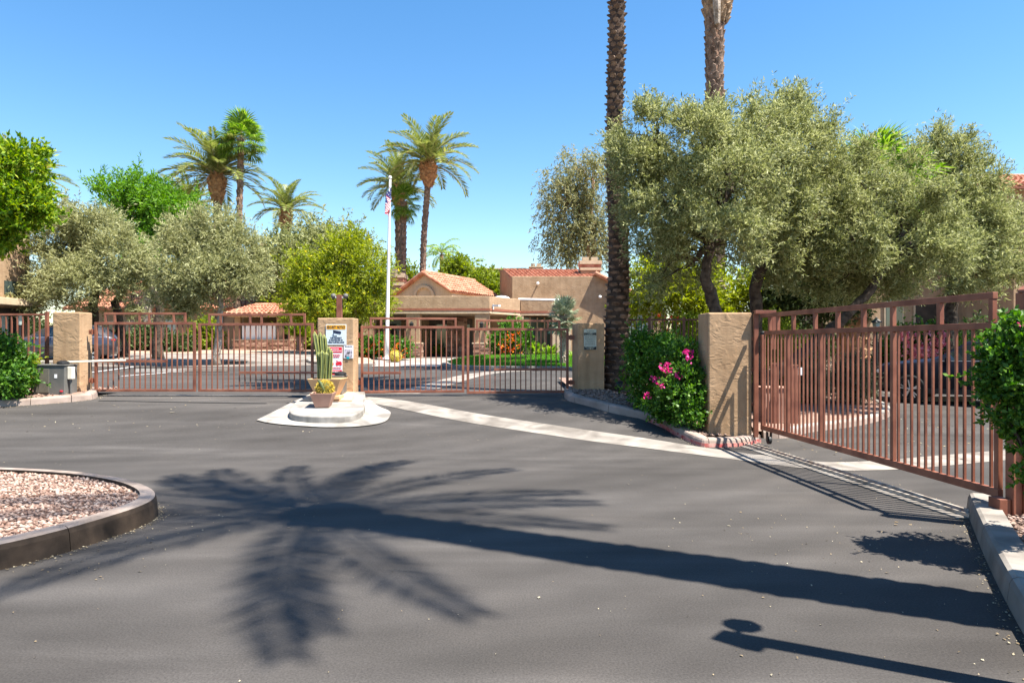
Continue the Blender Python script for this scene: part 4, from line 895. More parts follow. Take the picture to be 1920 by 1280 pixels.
# post with dome cameras (two: one behind the signed pillar, one off the right edge seen by its shadow)
def camera_post(label, x, y, zb, zt, dr=0.055, sides=(-1, 1)):
    t = thing('camera_post', label, 'camera post', (x, y, zb), 0.0, 'brown posts with dome cameras', local=True); h = zt - zb
    part(t, 'shaft', M_IRON, lambda b: b.box((0, 0, h / 2), (0.11, 0.11, h)), bevel=0.006)
    for s in sides:
        c = part(t, 'camera_arm', M_WHITE, lambda b: b.beam((s * 0.055, 0, h - 0.06), (s * (0.05 + 1.2 * dr), 0, h - 0.03), 0.03), bevel=0.003)
        part(t, 'dome_camera', M_GREYM, lambda b: (b.lathe([(dr * 0.4, dr * 1.1), (dr * 0.9, dr * 0.8), (dr, 0.0), (dr * 0.94, -dr * 0.3)], 8, (s * (0.06 + 1.3 * dr), 0, h - 0.03)), b.ball((s * (0.06 + 1.3 * dr), 0, h - 0.03 - dr * 0.3), dr * 0.8)), smooth=True)
    return t
pp = W(636.5, 553, 14.6)
camera_post('brown square post with two dome cameras behind the signed pillar', pp.x, pp.y, g(pp.x, pp.y), pp.z)
cp = camera_post('brown camera post just outside the right edge casting its shadow', 2.66, 3.0, 0.1, 3.25, 0.095, (1,))
part(cp, 'junction_box', M_IRON, lambda b: b.box((-0.02, -0.05, 3.08), (0.16, 0.2, 0.16)), bevel=0.008)
cp.rotation_euler = (0, 0, R(48))

# ================================================================== SIGNS
rs = random.Random(4)
def words(t, m, x0, x1, z, h, y, name='print_line'):
    b = MB(); x = x0
    while x < x1 - 0.008:
        w = rs.uniform(0.012, 0.045); w = min(w, x1 - x); b.box((x + w / 2, y, z), (w, 0.0015, h)); x += w + 0.007
    b.build(name, m, t)
ys = 13.75 - 0.012
def rect(px0, px1, r0, r1, Y=ys): a = W(px0, r0, Y); b_ = W(px1, r1, Y); return a.x, b_.x, b_.z, a.z
def plate(t, m, x0, x1, z0, z1, y, d=0.006, bev=0.0, name='plate'):
    return part(t, name, m, lambda b: b.box(((x0 + x1) / 2, y, (z0 + z1) / 2), (x1 - x0, d, z1 - z0)), bevel=bev)
x0, x1, z0, z1 = rect(611, 649.5, 608, 646.5); w = x1 - x0; hh = z1 - z0; xc = (x0 + x1) / 2
t = thing('sign', 'pale blue security notice with orange heading on the island pillar', 'sign', (xc, ys, z0), group='signs on the pillars')
plate(t, M_SIGNB, x0, x1, z0, z1, ys, 0.008, 0.002)
plate(t, M_OR, x0 + 0.014, x1 - 0.014, z1 - 0.1, z1 - 0.014, ys - 0.0055, 0.003, name='heading_panel')
txt('SECURITY NOTICE', 0.075, M_NAVY, t, (xc, ys - 0.009, z1 - 0.057), w * 0.86, bold=0.0012)
for i, (s, f) in enumerate((('THIS PROPERTY', 0.58), ('IS PROTECTED BY', 0.68), ('VIDEO SURVEILLANCE', 0.80))):
    txt(s, 0.043, M_NAVY, t, (xc, ys - 0.006, z0 + hh * (0.335 - 0.105 * i)), w * f, bold=0.0018)
def cam_icon(b):
    y = ys - 0.0055
    b.beam((xc - 0.06, y, z0 + hh * 0.685), (xc + 0.085, y, z0 + hh * 0.63), 0.003, 0.03, up=(0, 0, 1)); b.beam((xc - 0.055, y, z0 + hh * 0.63), (xc + 0.05, y, z0 + hh * 0.575), 0.003, 0.035)
    b.beam((xc - 0.055, y - .001, z0 + hh * 0.6), (xc - 0.04, y - .001, z0 + hh * 0.43), 0.003, 0.024); b.beam((xc - 0.05, y - .002, z0 + hh * 0.44), (xc + 0.02, y - .002, z0 + hh * 0.44), 0.003, 0.012)
    b.loft([[(xc + 0.075 + 0.03 * math.cos(k * .628), yy, z0 + hh * 0.6 + 0.03 * math.sin(k * .628)) for k in range(10)] for yy in (y - .003, y)])
part(t, 'camera_pictogram', M_NAVY, cam_icon, recalc=True)
x0, x1, z0, z1 = rect(614, 642, 650, 716); xc = (x0 + x1) / 2; hh = z1 - z0; w = x1 - x0
t = thing('sign', 'tall red and white towing warning sign behind the cactus', 'sign', (xc, ys, z0), group='signs on the pillars')
plate(t, M_PAPER, x0, x1, z0, z1, ys, 0.008, 0.002)
plate(t, M_RED, x0 + 0.008, x1 - 0.008, z0 + hh * 0.835, z1 - 0.008, ys - 0.0055, 0.003, name='heading_panel')
plate(t, M_RED, x0 + 0.008, x1 - 0.008, z0 + 0.01, z0 + hh * 0.345, ys - 0.0055, 0.003, name='lower_panel')
for f, a, b2, m in ((0.94, 0.25, 0.8, M_PAPER), (0.885, 0.06, 0.94, M_PAPER), (0.77, 0.1, 0.9, M_RED), (0.715, 0.2, 0.8, M_RED), (0.405, 0.08, 0.9, M_RED), (0.30, 0.1, 0.85, M_PAPER), (0.26, 0.25, 0.7, M_PAPER), (0.19, 0.08, 0.92, M_PAPER), (0.145, 0.08, 0.92, M_PAPER), (0.085, 0.1, 0.8, M_PAPER), (0.04, 0.4, 0.92, M_PAPER)):
    words(t, m, x0 + w * a, x0 + w * b2, z0 + hh * f, 0.017, ys - 0.0085)
def tow(b):
    y = ys - 0.0055; z = z0 + hh * 0.52
    b.box((xc - 0.075, y, z + 0.005), (0.1, 0.003, 0.022)); b.box((xc - 0.075, y - .0006, z + 0.022), (0.055, 0.003, 0.022)); b.box((xc + 0.08, y, z), (0.12, 0.003, 0.05)); b.box((xc + 0.1, y - .0006, z + 0.03), (0.06, 0.003, 0.03))
    b.beam((xc + 0.03, y - .0012, z + 0.065), (xc + 0.1, y - .0012, z + 0.01), 0.003, 0.014)
    for q in (-0.105, -0.045, 0.05, 0.115): b.loft([[(xc + q + 0.016 * math.cos(k * .785), yy, z - 0.02 + 0.016 * math.sin(k * .785)) for k in range(8)] for yy in (y - .0036, y)])
part(t, 'tow_truck_pictogram', M_RED, tow, recalc=True)
x0, x1, z0, z1 = rect(644.5, 662.5, 647, 671.5); xc = (x0 + x1) / 2; w = x1 - x0; hh = z1 - z0
t = thing('notice', 'small white paper notice with a grey photo on the island pillar', 'notice', (xc, ys, z0), group='signs on the pillars')
plate(t, M_PAPER, x0, x1, z0, z1, ys + 0.003, 0.004)
words(t, M_NAVY, x0 + w * 0.15, x0 + w * 0.85, z0 + hh * 0.9, 0.016, ys - 0.0008)
plate(t, M_PHOTO, x0 + w * 0.12, x1 - w * 0.12, z0 + hh * 0.08, z0 + hh * 0.68, ys - 0.001, 0.003, name='printed_picture')
plate(t, M_TEAL, x0 + w * 0.3, x0 + w * 0.58, z0 - 0.012, z0 + 0.03, ys - 0.004, 0.003, name='teal_sticker')
# rules sign on the shaded pillar
t = thing('sign', 'grey rules sign with black bands on the shaded pillar by the palm', 'sign', (0, 0, 0), 0.0, 'signs on the pillars', local=True)
pc = W(1106.5, 636.5, 14.53); t.location = pc; t.rotation_euler = (0, 0, R(9)); sw, sh = 0.275, 0.44
plate(t, M_SIGNG, -sw / 2, sw / 2, -sh / 2, sh / 2, 0, 0.008, 0.002)
plate(t, M_BLACK, -sw / 2 + .005, sw / 2 - .005, sh * 0.2, sh * 0.33, -0.0055, 0.003, name='heading_panel'); plate(t, M_BLACK, -sw / 2 + .005, sw / 2 - .005, -sh / 2 + .005, -sh * 0.335, -0.0055, 0.003, name='lower_panel')
for f, a, m in ((0.41, 0.6, M_GREYM), (0.29, 0.4, M_SIGNG), (0.24, 0.85, M_SIGNG), (0.13, 0.85, M_GREYM), (0.04, 0.85, M_GREYM), (-0.05, 0.7, M_GREYM), (-0.14, 0.8, M_GREYM), (-0.23, 0.85, M_GREYM), (-0.37, 0.8, M_SIGNG), (-0.43, 0.6, M_SIGNG)):
    words(t, m, -sw * a / 2, sw * a / 2, sh * f, 0.012, -0.0085)

# spot light
x, y = W(1161, 740, 13.7).x, 13.7
t = thing('garden_spotlight', 'black cone garden spotlight in the gravel before the big palm', 'spotlight', (x, y, g(x, y) + 0.1))
zz = g(x, y) + 0.1
part(t, 'cone', M_BLACK, lambda b: b.lathe([(0.035, 0.1), (0.05, 0.14), (0.075, 0.3), (0.065, 0.3), (0.04, 0.2)], 14, (x, y, zz)), smooth=True)
part(t, 'stake', M_BLACK, lambda b: b.tube([(x, y, zz - 0.1), (x, y, zz + 0.12)], 0.025, 8))

# ================================================================== BUILDINGS
def tiles(t, A, B, C, D, cols, rows, name='roof_tiles', slab=True):
    """barrel tiles over the quad eave A-B, ridge D-C"""
    A, B, C, D = map(Vector, (A, B, C, D)); n = (B - A).cross(D - A).normalized()
    if n.z < 0: n = -n
    P = lambda u, v: A * (1 - u) * (1 - v) + B * u * (1 - v) + C * u * v + D * (1 - u) * v
    b = MB(); w = (B - A).length / cols; hgt = min(0.10, w * 0.42); rng = random.Random(cols * 31 + rows)
    for r in range(rows):
        v0, v1 = r / rows, min(1.0, (r + 1.12) / rows)
        for c in range(cols):
            rings = []; j = rng.uniform(-0.012, 0.012)
            for v, k, lift in ((v0, 1.0, 0.045 + j), (v1, 0.86, 0.0)):
                ring = []
                for q in range(6):
                    a = math.pi * q / 5; u = (c + 0.5 - 0.47 * k * math.cos(a)) / cols
                    ring.append(P(u, v) + n * (hgt * k * math.sin(a) + lift))
                rings.append(ring)
            b.loft(rings, cap=False, close=False); k0 = len(b.v) - 12; b.f.append((k0, k0 + 1, k0 + 2, k0 + 3, k0 + 4, k0 + 5))
    b.build(name, M_TILE, t, kind='stuff')
    if slab:
        b = MB(); b.loft([[A - n * 0.1, B - n * 0.1, B - n * .005, A - n * .005], [D - n * 0.1, C - n * 0.1, C - n * .005, D - n * .005]]); b.build('roof_deck', M_TILE, t, recalc=True)
def stone_face(t, p, q, z0, z1, y_out=0.05, ch=0.12, seed=0, name='stone_veneer'):
    """irregular ledge stones on the vertical face from p to q"""
    rng = random.Random(seed); p, q = Vector(p), Vector(q); L = (q - p).length; d = (q - p).normalized(); nn = Vector((d.y, -d.x)); ang = math.atan2(d.y, d.x)
    bs = [MB(), MB(), MB()]; z = z0
    while z < z1 - 0.03:
        h = min(rng.uniform(0.7, 1.4) * ch, z1 - z); x = 0
        while x < L - 0.01:
            w = min(rng.uniform(0.18, 0.5), L - x); o = rng.uniform(0.02, y_out)
            c = p + d * (x + w / 2) + nn * (o / 2); rng.choice(bs).box((c.x, c.y, z + h / 2), (w - 0.012, o + 0.02, h - 0.012), ang); x += w
        z += h
    for b, m in zip(bs, M_STONE):
        if b.v: b.build(name, m, t, kind='stuff')
YC = 38.5
cx = lambda px, Y=YC: (px - 960) * Y / F
cz = lambda row, Y=YC: H + (642 - row) * Y / F
zg = g(-5, 38.5)
club = thing('clubhouse', 'tan stucco clubhouse with clay tile roofs behind the right gates', 'building', (-3, 42, zg))
fp = [(cx(677), YC), (cx(918), YC), (cx(975, 41.3), 41.3), (cx(975, 41.3), 47), (cx(677), 47)]
def grow(poly, e):
    c = Vector((sum(p[0] for p in poly) / len(poly), sum(p[1] for p in poly) / len(poly))); return [(p[0] + (e if p[0] > c.x else -e), p[1] + (e if p[1] > c.y else -e)) for p in poly]
part(club, 'porch_parapet', M_CLUB, lambda b: b.prism(fp, cz(579.5), cz(555)), recalc=True, bevel=0.03)
part(club, 'porch_band', M_BAND, lambda b: b.prism(grow(fp, 0.03), cz(582.5), cz(578)), recalc=True)
part(club, 'porch_beam', M_CLUBL, lambda b: b.prism(grow(fp, 0.01), cz(587.5), cz(583)), recalc=True)
def pier(p, w, d, rz=0.0, sd=0):
    x, y = p
    part(club, 'porch_pier', M_CLUB, lambda b: b.box((x, y, (zg - 0.1 + cz(587.5)) / 2), (w, d, cz(587.5) - zg + 0.1), rz), bevel=0.02)
    zs = cz(644.5); c, s = math.cos(rz), math.sin(rz); q = lambda a, b_: (x + a * c - b_ * s, y + a * s + b_ * c); e = 0.1
    part(club, 'stone_base', M_STONE[0], lambda b: b.box((x, y, (zg - 0.1 + zs) / 2), (w + 0.16, d + 0.16, zs - zg + 0.1), rz))
    part(club, 'base_cap', M_CLUBL, lambda b: b.box((x, y, zs + 0.035), (w + 0.3, d + 0.3, 0.07), rz), bevel=0.01)
    hw, hd = w / 2 + 0.085, d / 2 + 0.085
    stone_face(club, q(-hw, -hd), q(hw, -hd), zg, zs, 0.07, 0.13, sd); stone_face(club, q(hw, -hd), q(hw, hd), zg, zs, 0.07, 0.13, sd + 50)
pier((cx(688.5), YC + 0.45), cx(700) - cx(677), 0.8, 0, 1); pier((cx(774), YC + 0.45), cx(787) - cx(761), 0.8, 0, 2); pier((cx(904), YC + 0.45), cx(918) - cx(890), 0.8, 0, 3)
pier((cx(966, 41.2), 41.35), 0.45, 0.6, R(40), 4)
part(club, 'porch_back_wall', M_CLUB, lambda b: b.box((-4.3, 43.2, (zg + 3.3) / 2), (9, 0.3, 3.3 - zg + 0.2)))
part(club, 'porch_floor', M_CONC, lambda b: b.box((-4.1, 41, zg - 0.02), (8.8, 5.2, 0.16)))
part(club, 'porch_side_wall', M_CLUB, lambda b: b.box((cx(677) + 0.15, 42, (zg + 3.3) / 2), (0.3, 2.8, 3.3 - zg)))
for (a, b2, r0, r1, m) in ((712, 752, 600, 655, M_GLASSG), (805, 846, 598, 668, M_DOOR), (860, 886, 598, 668, M_DOOR)):
    Yd = 43.0; x0, x1, z0, z1 = cx(a, Yd), cx(b2, Yd), max(zg + .06, cz(r1, Yd)), cz(r0, Yd)
    f = part(club, 'door' if m is M_DOOR else 'window', m, lambda b: b.box(((x0 + x1) / 2, Yd, (z0 + z1) / 2), (x1 - x0, 0.08, z1 - z0)), bevel=0.01)
    part(club, 'door_glass' if m is M_DOOR else 'pane', M_GLASS, lambda b: b.box(((x0 + x1) / 2, Yd - 0.05, (z0 + z1) / 2 + 0.1), ((x1 - x0) * 0.6, 0.03, (z1 - z0) * 0.62)))
stone_face(club, (cx(838, 42.95), 42.95), (cx(876, 42.95), 42.95), zg, 3.2, 0.12, 0.16, 9)
for px in (772, 903):
    x = cx(px); z = cz(609); t_ = part(club, 'wall_lantern', M_BLACK, lambda b: (b.lathe([(0.03, -0.2), (0.09, -0.18), (0.12, 0.06), (0.13, 0.08), (0.02, 0.2)], 6, (x, YC - 0.1, z)), b.box((x, YC - 0.02, z), (0.06, 0.12, 0.08))))
part(club, 'skylight_dome', M_WHITE, lambda b: b.ball((cx(940, 42), 42.6, cz(560, 42)), 0.55, 14, 8, (1.0, 0.8, 0.42)), smooth=True)
part(club, 'floodlight', M_WHITE, lambda b: (b.box((cx(925), YC + 0.2, cz(575)), (0.06, 0.1, 0.3)), b.beam((cx(925), YC - 0.1, cz(573)), (cx(937), YC - 0.5, cz(574)), 0.16, 0.1)))
# gabled block behind the porch
P0 = W(793, 511, 44.0); uu, vv = Vector((0.42, 0.907, 0)), Vector((0.907, -0.42, 0)); sl = 0.6; rl = 7.1
e_r, e_l = P0 + vv * 2.13 + Vector((0, 0, -2.13 * sl)), P0 - vv * 2.75 + Vector((0, 0, -2.75 * sl))
def gable(b, inset, d0, d1, lo=3.9):
    rr = []
    for dd in (d0, d1):
        o = P0 + uu * dd; rr.append([o - vv * (2.75 - inset) + Vector((0, 0, lo - o.z)), o + vv * (2.13 - inset) + Vector((0, 0, lo - o.z)), o + vv * (2.13 - inset) + Vector((0, 0, -(2.13 - inset) * sl - 0.1)), o + Vector((0, 0, -0.12)), o - vv * (2.75 - inset) + Vector((0, 0, -(2.75 - inset) * sl - 0.1))])
    b.loft(rr)
part(club, 'gable_wall', M_CLUBL, lambda b: gable(b, 0.12, 0.22, rl - 0.2), recalc=True)
tiles(club, e_r, e_r + uu * rl, P0 + uu * rl, P0, 22, 7); tiles(club, e_l + uu * rl, e_l, P0, P0 + uu * rl, 22, 9)
for e in (e_r, e_l): part(club, 'barge_tiles', M_TILE, lambda b: b.tube([e + (P0 - e) * (i / 8) + Vector((0, 0, 0.03)) - uu * 0.03 for i in range(9)], 0.1, 8))
part(club, 'ridge_tiles', M_TILE, lambda b: b.tube([P0 + uu * rl * i / 10 + Vector((0, 0, 0.06)) for i in range(11)], 0.13, 8))
ac = P0 + uu * 0.12 + Vector((0, 0, cz(557, 44) - P0.z))
def arch(b):
    rings = []
    for i in range(15):
        a = math.pi * i / 14; d = vv * math.cos(a) + Vector((0, 0, math.sin(a))); rings.append([ac + d * 0.62 - uu * 0.06, ac + d * 0.78 - uu * 0.06, ac + d * 0.78 + uu * 0.12, ac + d * 0.62 + uu * 0.12])
    b.loft(rings)
part(club, 'arch_trim', M_CLUBL, arch, recalc=True)
def chimney(parent, px0, px1, top, bot, Y, flues=2):
    x0, x1 = cx(px0, Y), cx(px1, Y); w = x1 - x0; xm = (x0 + x1) / 2; zt, zb_ = cz(top, Y), cz(bot, Y); h = zt - zb_
    c = part(parent, 'chimney', M_CLUB, lambda b: b.box((xm, Y + w / 2, (zt + zb_) / 2 - 0.6), (w * 0.92, w * 0.92, h + 1.2)))
    part(c, 'chimney_cap', M_CLUBL, lambda b: (b.box((xm, Y + w / 2, zt - h * 0.12), (w * 1.04, w * 1.04, h * 0.2)), b.box((xm, Y + w / 2, zt - h * 0.5), (w * 1.0, w * 1.0, h * 0.14))))
    part(c, 'chimney_band', M_TILE, lambda b: b.box((xm, Y + w / 2, zt - h * 0.32), (w * 0.97, w * 0.97, h * 0.16)))
    part(c, 'chimney_pots', M_CLUBL, lambda b: [b.box((xm + (i - (flues - 1) / 2) * w * 0.42, Y + w / 2, zt + 0.12), (w * 0.3, w * 0.3, 0.34)) for i in range(flues)])
chimney(club, 713, 757, 511, 553, 47.5, 1)
# big right hand block
Y2 = 44.0; zt2 = cz(518, Y2); zl = 0.4
part(club, 'main_wall', M_CLUB, lambda b: b.prism([(cx(960, Y2), Y2), (cx(1131, Y2), Y2), (cx(1131, Y2), 52), (cx(937, 51), 51)], zl, zt2), recalc=True, bevel=0.03)
part(club, 'side_gable_wall', M_CLUB, lambda b: b.add([(cx(960, Y2) + 0.02, Y2 + 0.05, zt2 - 0.4), (cx(937, 51), 51, zt2 - 0.4), (cx(937, 51), 51, cz(505, 51)), (cx(947, 48), 48, cz(507, 48))], [(0, 1, 2, 3)]))
tiles(club, (cx(958, 44.6), 44.6, zt2 - 0.05), (cx(1134, 44.6), 44.6, zt2 - 0.05), (cx(1112, 50.5), 50.5, cz(507, 50.5)), (cx(941, 50.5), 50.5, cz(505.5, 50.5)), 24, 10)
wr = [(1120, 516), (1240, 572)]
a0, a1 = W(1116, 511, Y2 - 0.35), W(1245, 577, Y2 - 0.35)
tiles(club, a1, a1 + Vector((0, 8, 0)), a0 + Vector((0, 8, 0)), a0, 20, 10)
part(club, 'barge_tiles', M_TILE, lambda b: b.tube([a0.lerp(a1, i / 10) + Vector((0, -0.02, 0.0)) for i in range(11)], 0.12, 8))
part(club, 'right_wall', M_CLUB, lambda b: b.loft([[(cx(1129, Y2), y, zl), (cx(1243, Y2), y, zl), (cx(1243, Y2), y, cz(579, Y2)), (cx(1129, Y2), y, cz(521.5, Y2))] for y in (Y2 + 0.02, Y2 + 7.5)]), recalc=True)
x0, x1, z0, z1 = cx(1176, Y2), cx(1214, Y2), cz(645, Y2), cz(592, Y2)
f = part(club, 'window', M_CLUBL, lambda b: b.box(((x0 + x1) / 2, Y2, (z0 + z1) / 2), (x1 - x0 + 0.16, 0.1, z1 - z0 + 0.16)))
for i in range(2): part(f, 'pane', M_GLASSG, lambda b: b.box((x0 + (x1 - x0) * (0.25 + 0.5 * i), Y2 - 0.05, (z0 + z1) / 2), ((x1 - x0) * 0.46, 0.04, z1 - z0)))
for px, r in ((1008, 532), (1124, 557)): part(club, 'wall_floodlight', M_WHITE, lambda b: (b.ball((cx(px, Y2), Y2 - 0.3, cz(r, Y2)), 0.1, 10, 6), b.beam((cx(px, Y2), Y2, cz(r + 1, Y2)), (cx(px, Y2), Y2 - 0.3, cz(r, Y2)), 0.07)))
Y3 = 42.4; lowp = [(cx(976, Y3), Y3), (cx(1071, Y3), Y3), (cx(1071, Y3), Y2 - 0.01), (cx(976, Y3), Y2 - 0.01)]
part(club, 'low_parapet', M_CLUB, lambda b: b.prism(lowp, cz(583.5, Y3), cz(562, Y3)), recalc=True, bevel=0.02)
part(club, 'low_band', M_BAND, lambda b: b.prism(grow(lowp, 0.025), cz(587, Y3), cz(583, Y3)), recalc=True)
part(club, 'low_lintel', M_CLUBL, lambda b: b.prism(grow(lowp, 0.01), cz(591, Y3), cz(587.2, Y3)), recalc=True)
part(club, 'roof_pipe', M_WHITE, lambda b: b.tube([(cx(972, Y3), Y3 + 0.05, cz(561, Y3)), (cx(1062, Y3), Y3 + 0.05, cz(562.5, Y3))], 0.07, 8))
for a, b2 in ((976, 982), (1036, 1071)): part(club, 'low_wall', M_CLUBL, lambda b: b.box(((cx(a, Y3) + cx(b2, Y3)) / 2, (Y3 + Y2) / 2, (zl + cz(591, Y3)) / 2), (cx(b2, Y3) - cx(a, Y3), Y2 - Y3 - 0.02, cz(591, Y3) - zl)))
part(club, 'recess_window', M_GLASS, lambda b: b.box(((cx(984, Y3) + cx(1034, Y3)) / 2, Y2 - 0.12, 2.3), (cx(1034, Y3) - cx(984, Y3), 0.1, 1.8)))
for i in range(3): part(club, 'window_mullion', M_CLUBL, lambda b: b.box((cx(995 + 14 * i, Y3), Y2 - 0.22, 2.3), (0.09, 0.06, 1.8)))
chimney(club, 1088, 1128, 488, 520, 46.5, 2)
# far roofline behind
fb = thing('far_building', 'plain tan flat roofed building far behind the clubhouse gable', 'building', (0, 62, 0.5), group='far buildings')
part(fb, 'wall', M_CLUB, lambda b: b.box((cx(925, 62), 66, cz(505, 62) / 2), (cx(985, 62) - cx(865, 62), 8, cz(505, 62))), bevel=0.04)
chimney(fb, 992, 1018, 499, 509, 60, 2); chimney(fb, 832, 853, 496, 515, 60, 1)
part(fb, 'parapet_cap', M_CLUBL, lambda b: b.box((cx(925, 62), 66, cz(505, 62) + 0.06), (cx(985, 62) - cx(865, 62) + 0.2, 8.2, 0.12)))
for i in range(2): part(fb, 'window', M_GLASS, lambda b: b.box((cx(900 + 26 * i, 62), 61.97, cz(530, 62)), (0.9, 0.06, 1.2)))

# kiosk
YK = 41.5; zk = g(-15.5, YK) + 0.14; x0, x1 = cx(437, YK), cx(550, YK); ze, zr = cz(590, YK), cz(569, YK)
kk = thing('mailbox_kiosk', 'small kiosk with hipped clay tile roof and white panels behind the gate', 'kiosk', ((x0 + x1) / 2, YK + 1.5, zk))
part(kk, 'stone_wall', M_STONE[2], lambda b: b.box(((x0 + x1) / 2, YK + 1.5, (zk + cz(638, YK)) / 2 - 0.05), (x1 - x0, 3, cz(638, YK) - zk + 0.1)))
stone_face(kk, (x0, YK - 0.01), (x1, YK - 0.01), zk, cz(638, YK), 0.07, 0.13, 21)
part(kk, 'wall_cap', M_CLUBL, lambda b: b.box(((x0 + x1) / 2, YK + 1.5, cz(637, YK)), (x1 - x0 + 0.14, 3.14, 0.07)))
for x in (x0 + 0.22, cx(523, YK), x1 - 0.15): part(kk, 'post', M_CLUB, lambda b: b.box((x, YK + 0.25, (ze + zk) / 2), (0.36, 0.36, ze - zk)), bevel=0.02)
part(kk, 'back_wall', M_CLUB, lambda b: b.box((x0 + (x1 - x0) * 0.38, YK + 1.6, (ze + zk) / 2), ((x1 - x0) * 0.74, 0.15, ze - zk)))
xa, xb2 = cx(452, YK), cx(516, YK)
for i in range(4):
    q = part(kk, 'mailbox_panel', M_WHITE, lambda b: b.box((xa + (xb2 - xa) * (i + 0.5) / 4, YK + 0.2, (cz(636, YK) + cz(607, YK)) / 2), ((xb2 - xa) / 4 - 0.03, 0.2, cz(607, YK) - cz(636, YK))), bevel=0.01)
part(kk, 'fascia', M_CLUBL, lambda b: b.box(((x0 + x1) / 2, YK + 1.5, ze - 0.02), (x1 - x0 + 0.5, 3.5, 0.22)))
E = 0.42; a_, b_, c_, d_ = Vector((x0 - E - .1, YK - E, ze)), Vector((x1 + E, YK - E, ze)), Vector((x1 + E, YK + 3 + E, ze)), Vector((x0 - E - .1, YK + 3 + E, ze))
r0, r1 = Vector((cx(462, YK), YK + 1.5, zr)), Vector((cx(527, YK), YK + 1.5, zr))
tiles(kk, a_, b_, r1, r0, 15, 6); tiles(kk, b_, c_, r1 + Vector((0, .01, 0)), r1, 11, 6); tiles(kk, d_, a_, r0, r0 + Vector((0, .01, 0)), 11, 6); tiles(kk, c_, d_, r0, r1, 15, 6)
part(kk, 'ridge_tiles', M_TILE, lambda b: (b.tube([r0, r1], 0.12, 8), b.tube([r0, a_], 0.1, 8), b.tube([r1, b_], 0.1, 8), b.tube([r1, c_], 0.1, 8)))
# terracotta urn by kiosk
ux = cx(563, 39); t = thing('garden_urn', 'tall brownish garden urn with a spiky plant beside the kiosk', 'urn', (ux, 39, g(ux, 39)))
part(t, 'urn_body', M_POTP, lambda b: b.lathe([(0.28, 0), (0.2, 0.15), (0.19, 0.5), (0.27, 0.85), (0.25, 0.9), (0.1, 0.85)], 14, (ux, 39, g(ux, 39) + 0.1)), smooth=True)
rg = np.random.default_rng(8); p = np.array([ux, 39, g(ux, 39) + 1.0]) + rg.normal(size=(500, 3)) * 0.05; d = rg.normal(size=(500, 3)); d[:, 2] = abs(d[:, 2]) + 0.2
quads_mesh('leaves', leaf_quads(rg, p, d, 0.9, 0.06), L_LIME, t)

def townhouse(label, px0, px1, Y, eave, ridge, depth, cat='building', windows=(), roof=True, hip=1.5):
    x0, x1 = cx(px0, Y), cx(px1, Y); ze, zr = cz(eave, Y), cz(ridge, Y)
    t = thing('townhouse', label, cat, ((x0 + x1) / 2, Y + depth / 2, 0.4), group='townhouses')
    part(t, 'wall', M_CLUB, lambda b: b.box(((x0 + x1) / 2, Y + depth / 2, (ze + 0.1) / 2), (x1 - x0, depth, ze - 0.1)), bevel=0.03)
    if roof:
        e = 0.5; w = x1 - x0 + 2 * e; a, b_ = Vector((x0 - e, Y - e, ze - 0.05)), Vector((x1 + e, Y - e, ze - 0.05)); c, d = b_ + Vector((0, depth + 2 * e, 0)), a + Vector((0, depth + 2 * e, 0))
        r0, r1 = Vector((x0 + hip, Y + depth / 2, zr)), Vector((x1 - hip, Y + depth / 2, zr))
        tiles(t, a, b_, r1, r0, max(6, int(w / 0.32)), 9); tiles(t, b_, c, r1 + Vector((0, .01, 0)), r1, max(6, int(depth / 0.32)), 9); tiles(t, d, a, r0, r0 + Vector((0, .01, 0)), max(6, int(depth / 0.32)), 9); tiles(t, c, d, r0, r1, max(6, int(w / 0.32)), 9)
        part(t, 'ridge_tiles', M_TILE, lambda b: (b.tube([r0, r1], 0.14, 8), b.tube([r0, a], 0.12, 8), b.tube([r1, b_], 0.12, 8)))
    for (a, b2, q0, q1, gm) in windows:
        wx0, wx1, wz0, wz1 = cx(a, Y), cx(b2, Y), cz(q1, Y), cz(q0, Y)
        f = part(t, 'window', M_CLUBL, lambda b: b.box(((wx0 + wx1) / 2, Y - 0.02, (wz0 + wz1) / 2), (wx1 - wx0 + 0.18, 0.12, wz1 - wz0 + 0.18)), bevel=0.01)
        part(f, 'pane', gm, lambda b: b.box(((wx0 + wx1) / 2, Y - 0.085, (wz0 + wz1) / 2), (wx1 - wx0, 0.03, wz1 - wz0)))
        part(f, 'sill', M_CLUBL, lambda b: b.box(((wx0 + wx1) / 2, Y - 0.14, wz0 - 0.13), (wx1 - wx0 + 0.3, 0.2, 0.09)))
    return t
YH = 22.0
th = townhouse('two storey tan townhouse cut by the left edge behind the bright green tree', -700, 960 - 22.1 * 1280 / YH, YH, 160, 60, 9.3, hip=3.0)
xr = -22.1
part(th, 'balcony_ledge', M_CLUBL, lambda b: b.box((xr + 0.35, 29.6, 3.35), (0.8, 3.2, 0.3)), bevel=0.02)
part(th, 'balcony_opening', M_GLASS, lambda b: b.box((xr, 30.2, 4.0), (0.06, 1.0, 0.6)))
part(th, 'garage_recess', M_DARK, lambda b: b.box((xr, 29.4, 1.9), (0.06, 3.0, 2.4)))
part(th, 'garage_pane', M_GLASSG, lambda b: b.box((xr + 0.05, 29.5, 1.9), (0.05, 0.7, 1.7)))
townhouse('low tan building half hidden behind the left olive trees', 140, 470, 50, 578, 520, 8, windows=[(292, 304, 605, 635, M_GLASSG), (312, 330, 600, 638, M_GLASSG), (206, 224, 604, 632, M_GLASS), (240, 252, 604, 632, M_GLASS)])
townhouse('two storey tan building with tile roof behind the right olive trees', 1530, 1850, 34, 420, 372, 9, windows=[(1600, 1640, 460, 510, M_GLASS), (1715, 1755, 568, 640, M_DARK), (1790, 1840, 560, 640, M_DARK), (1660, 1690, 560, 620, M_GLASS)])
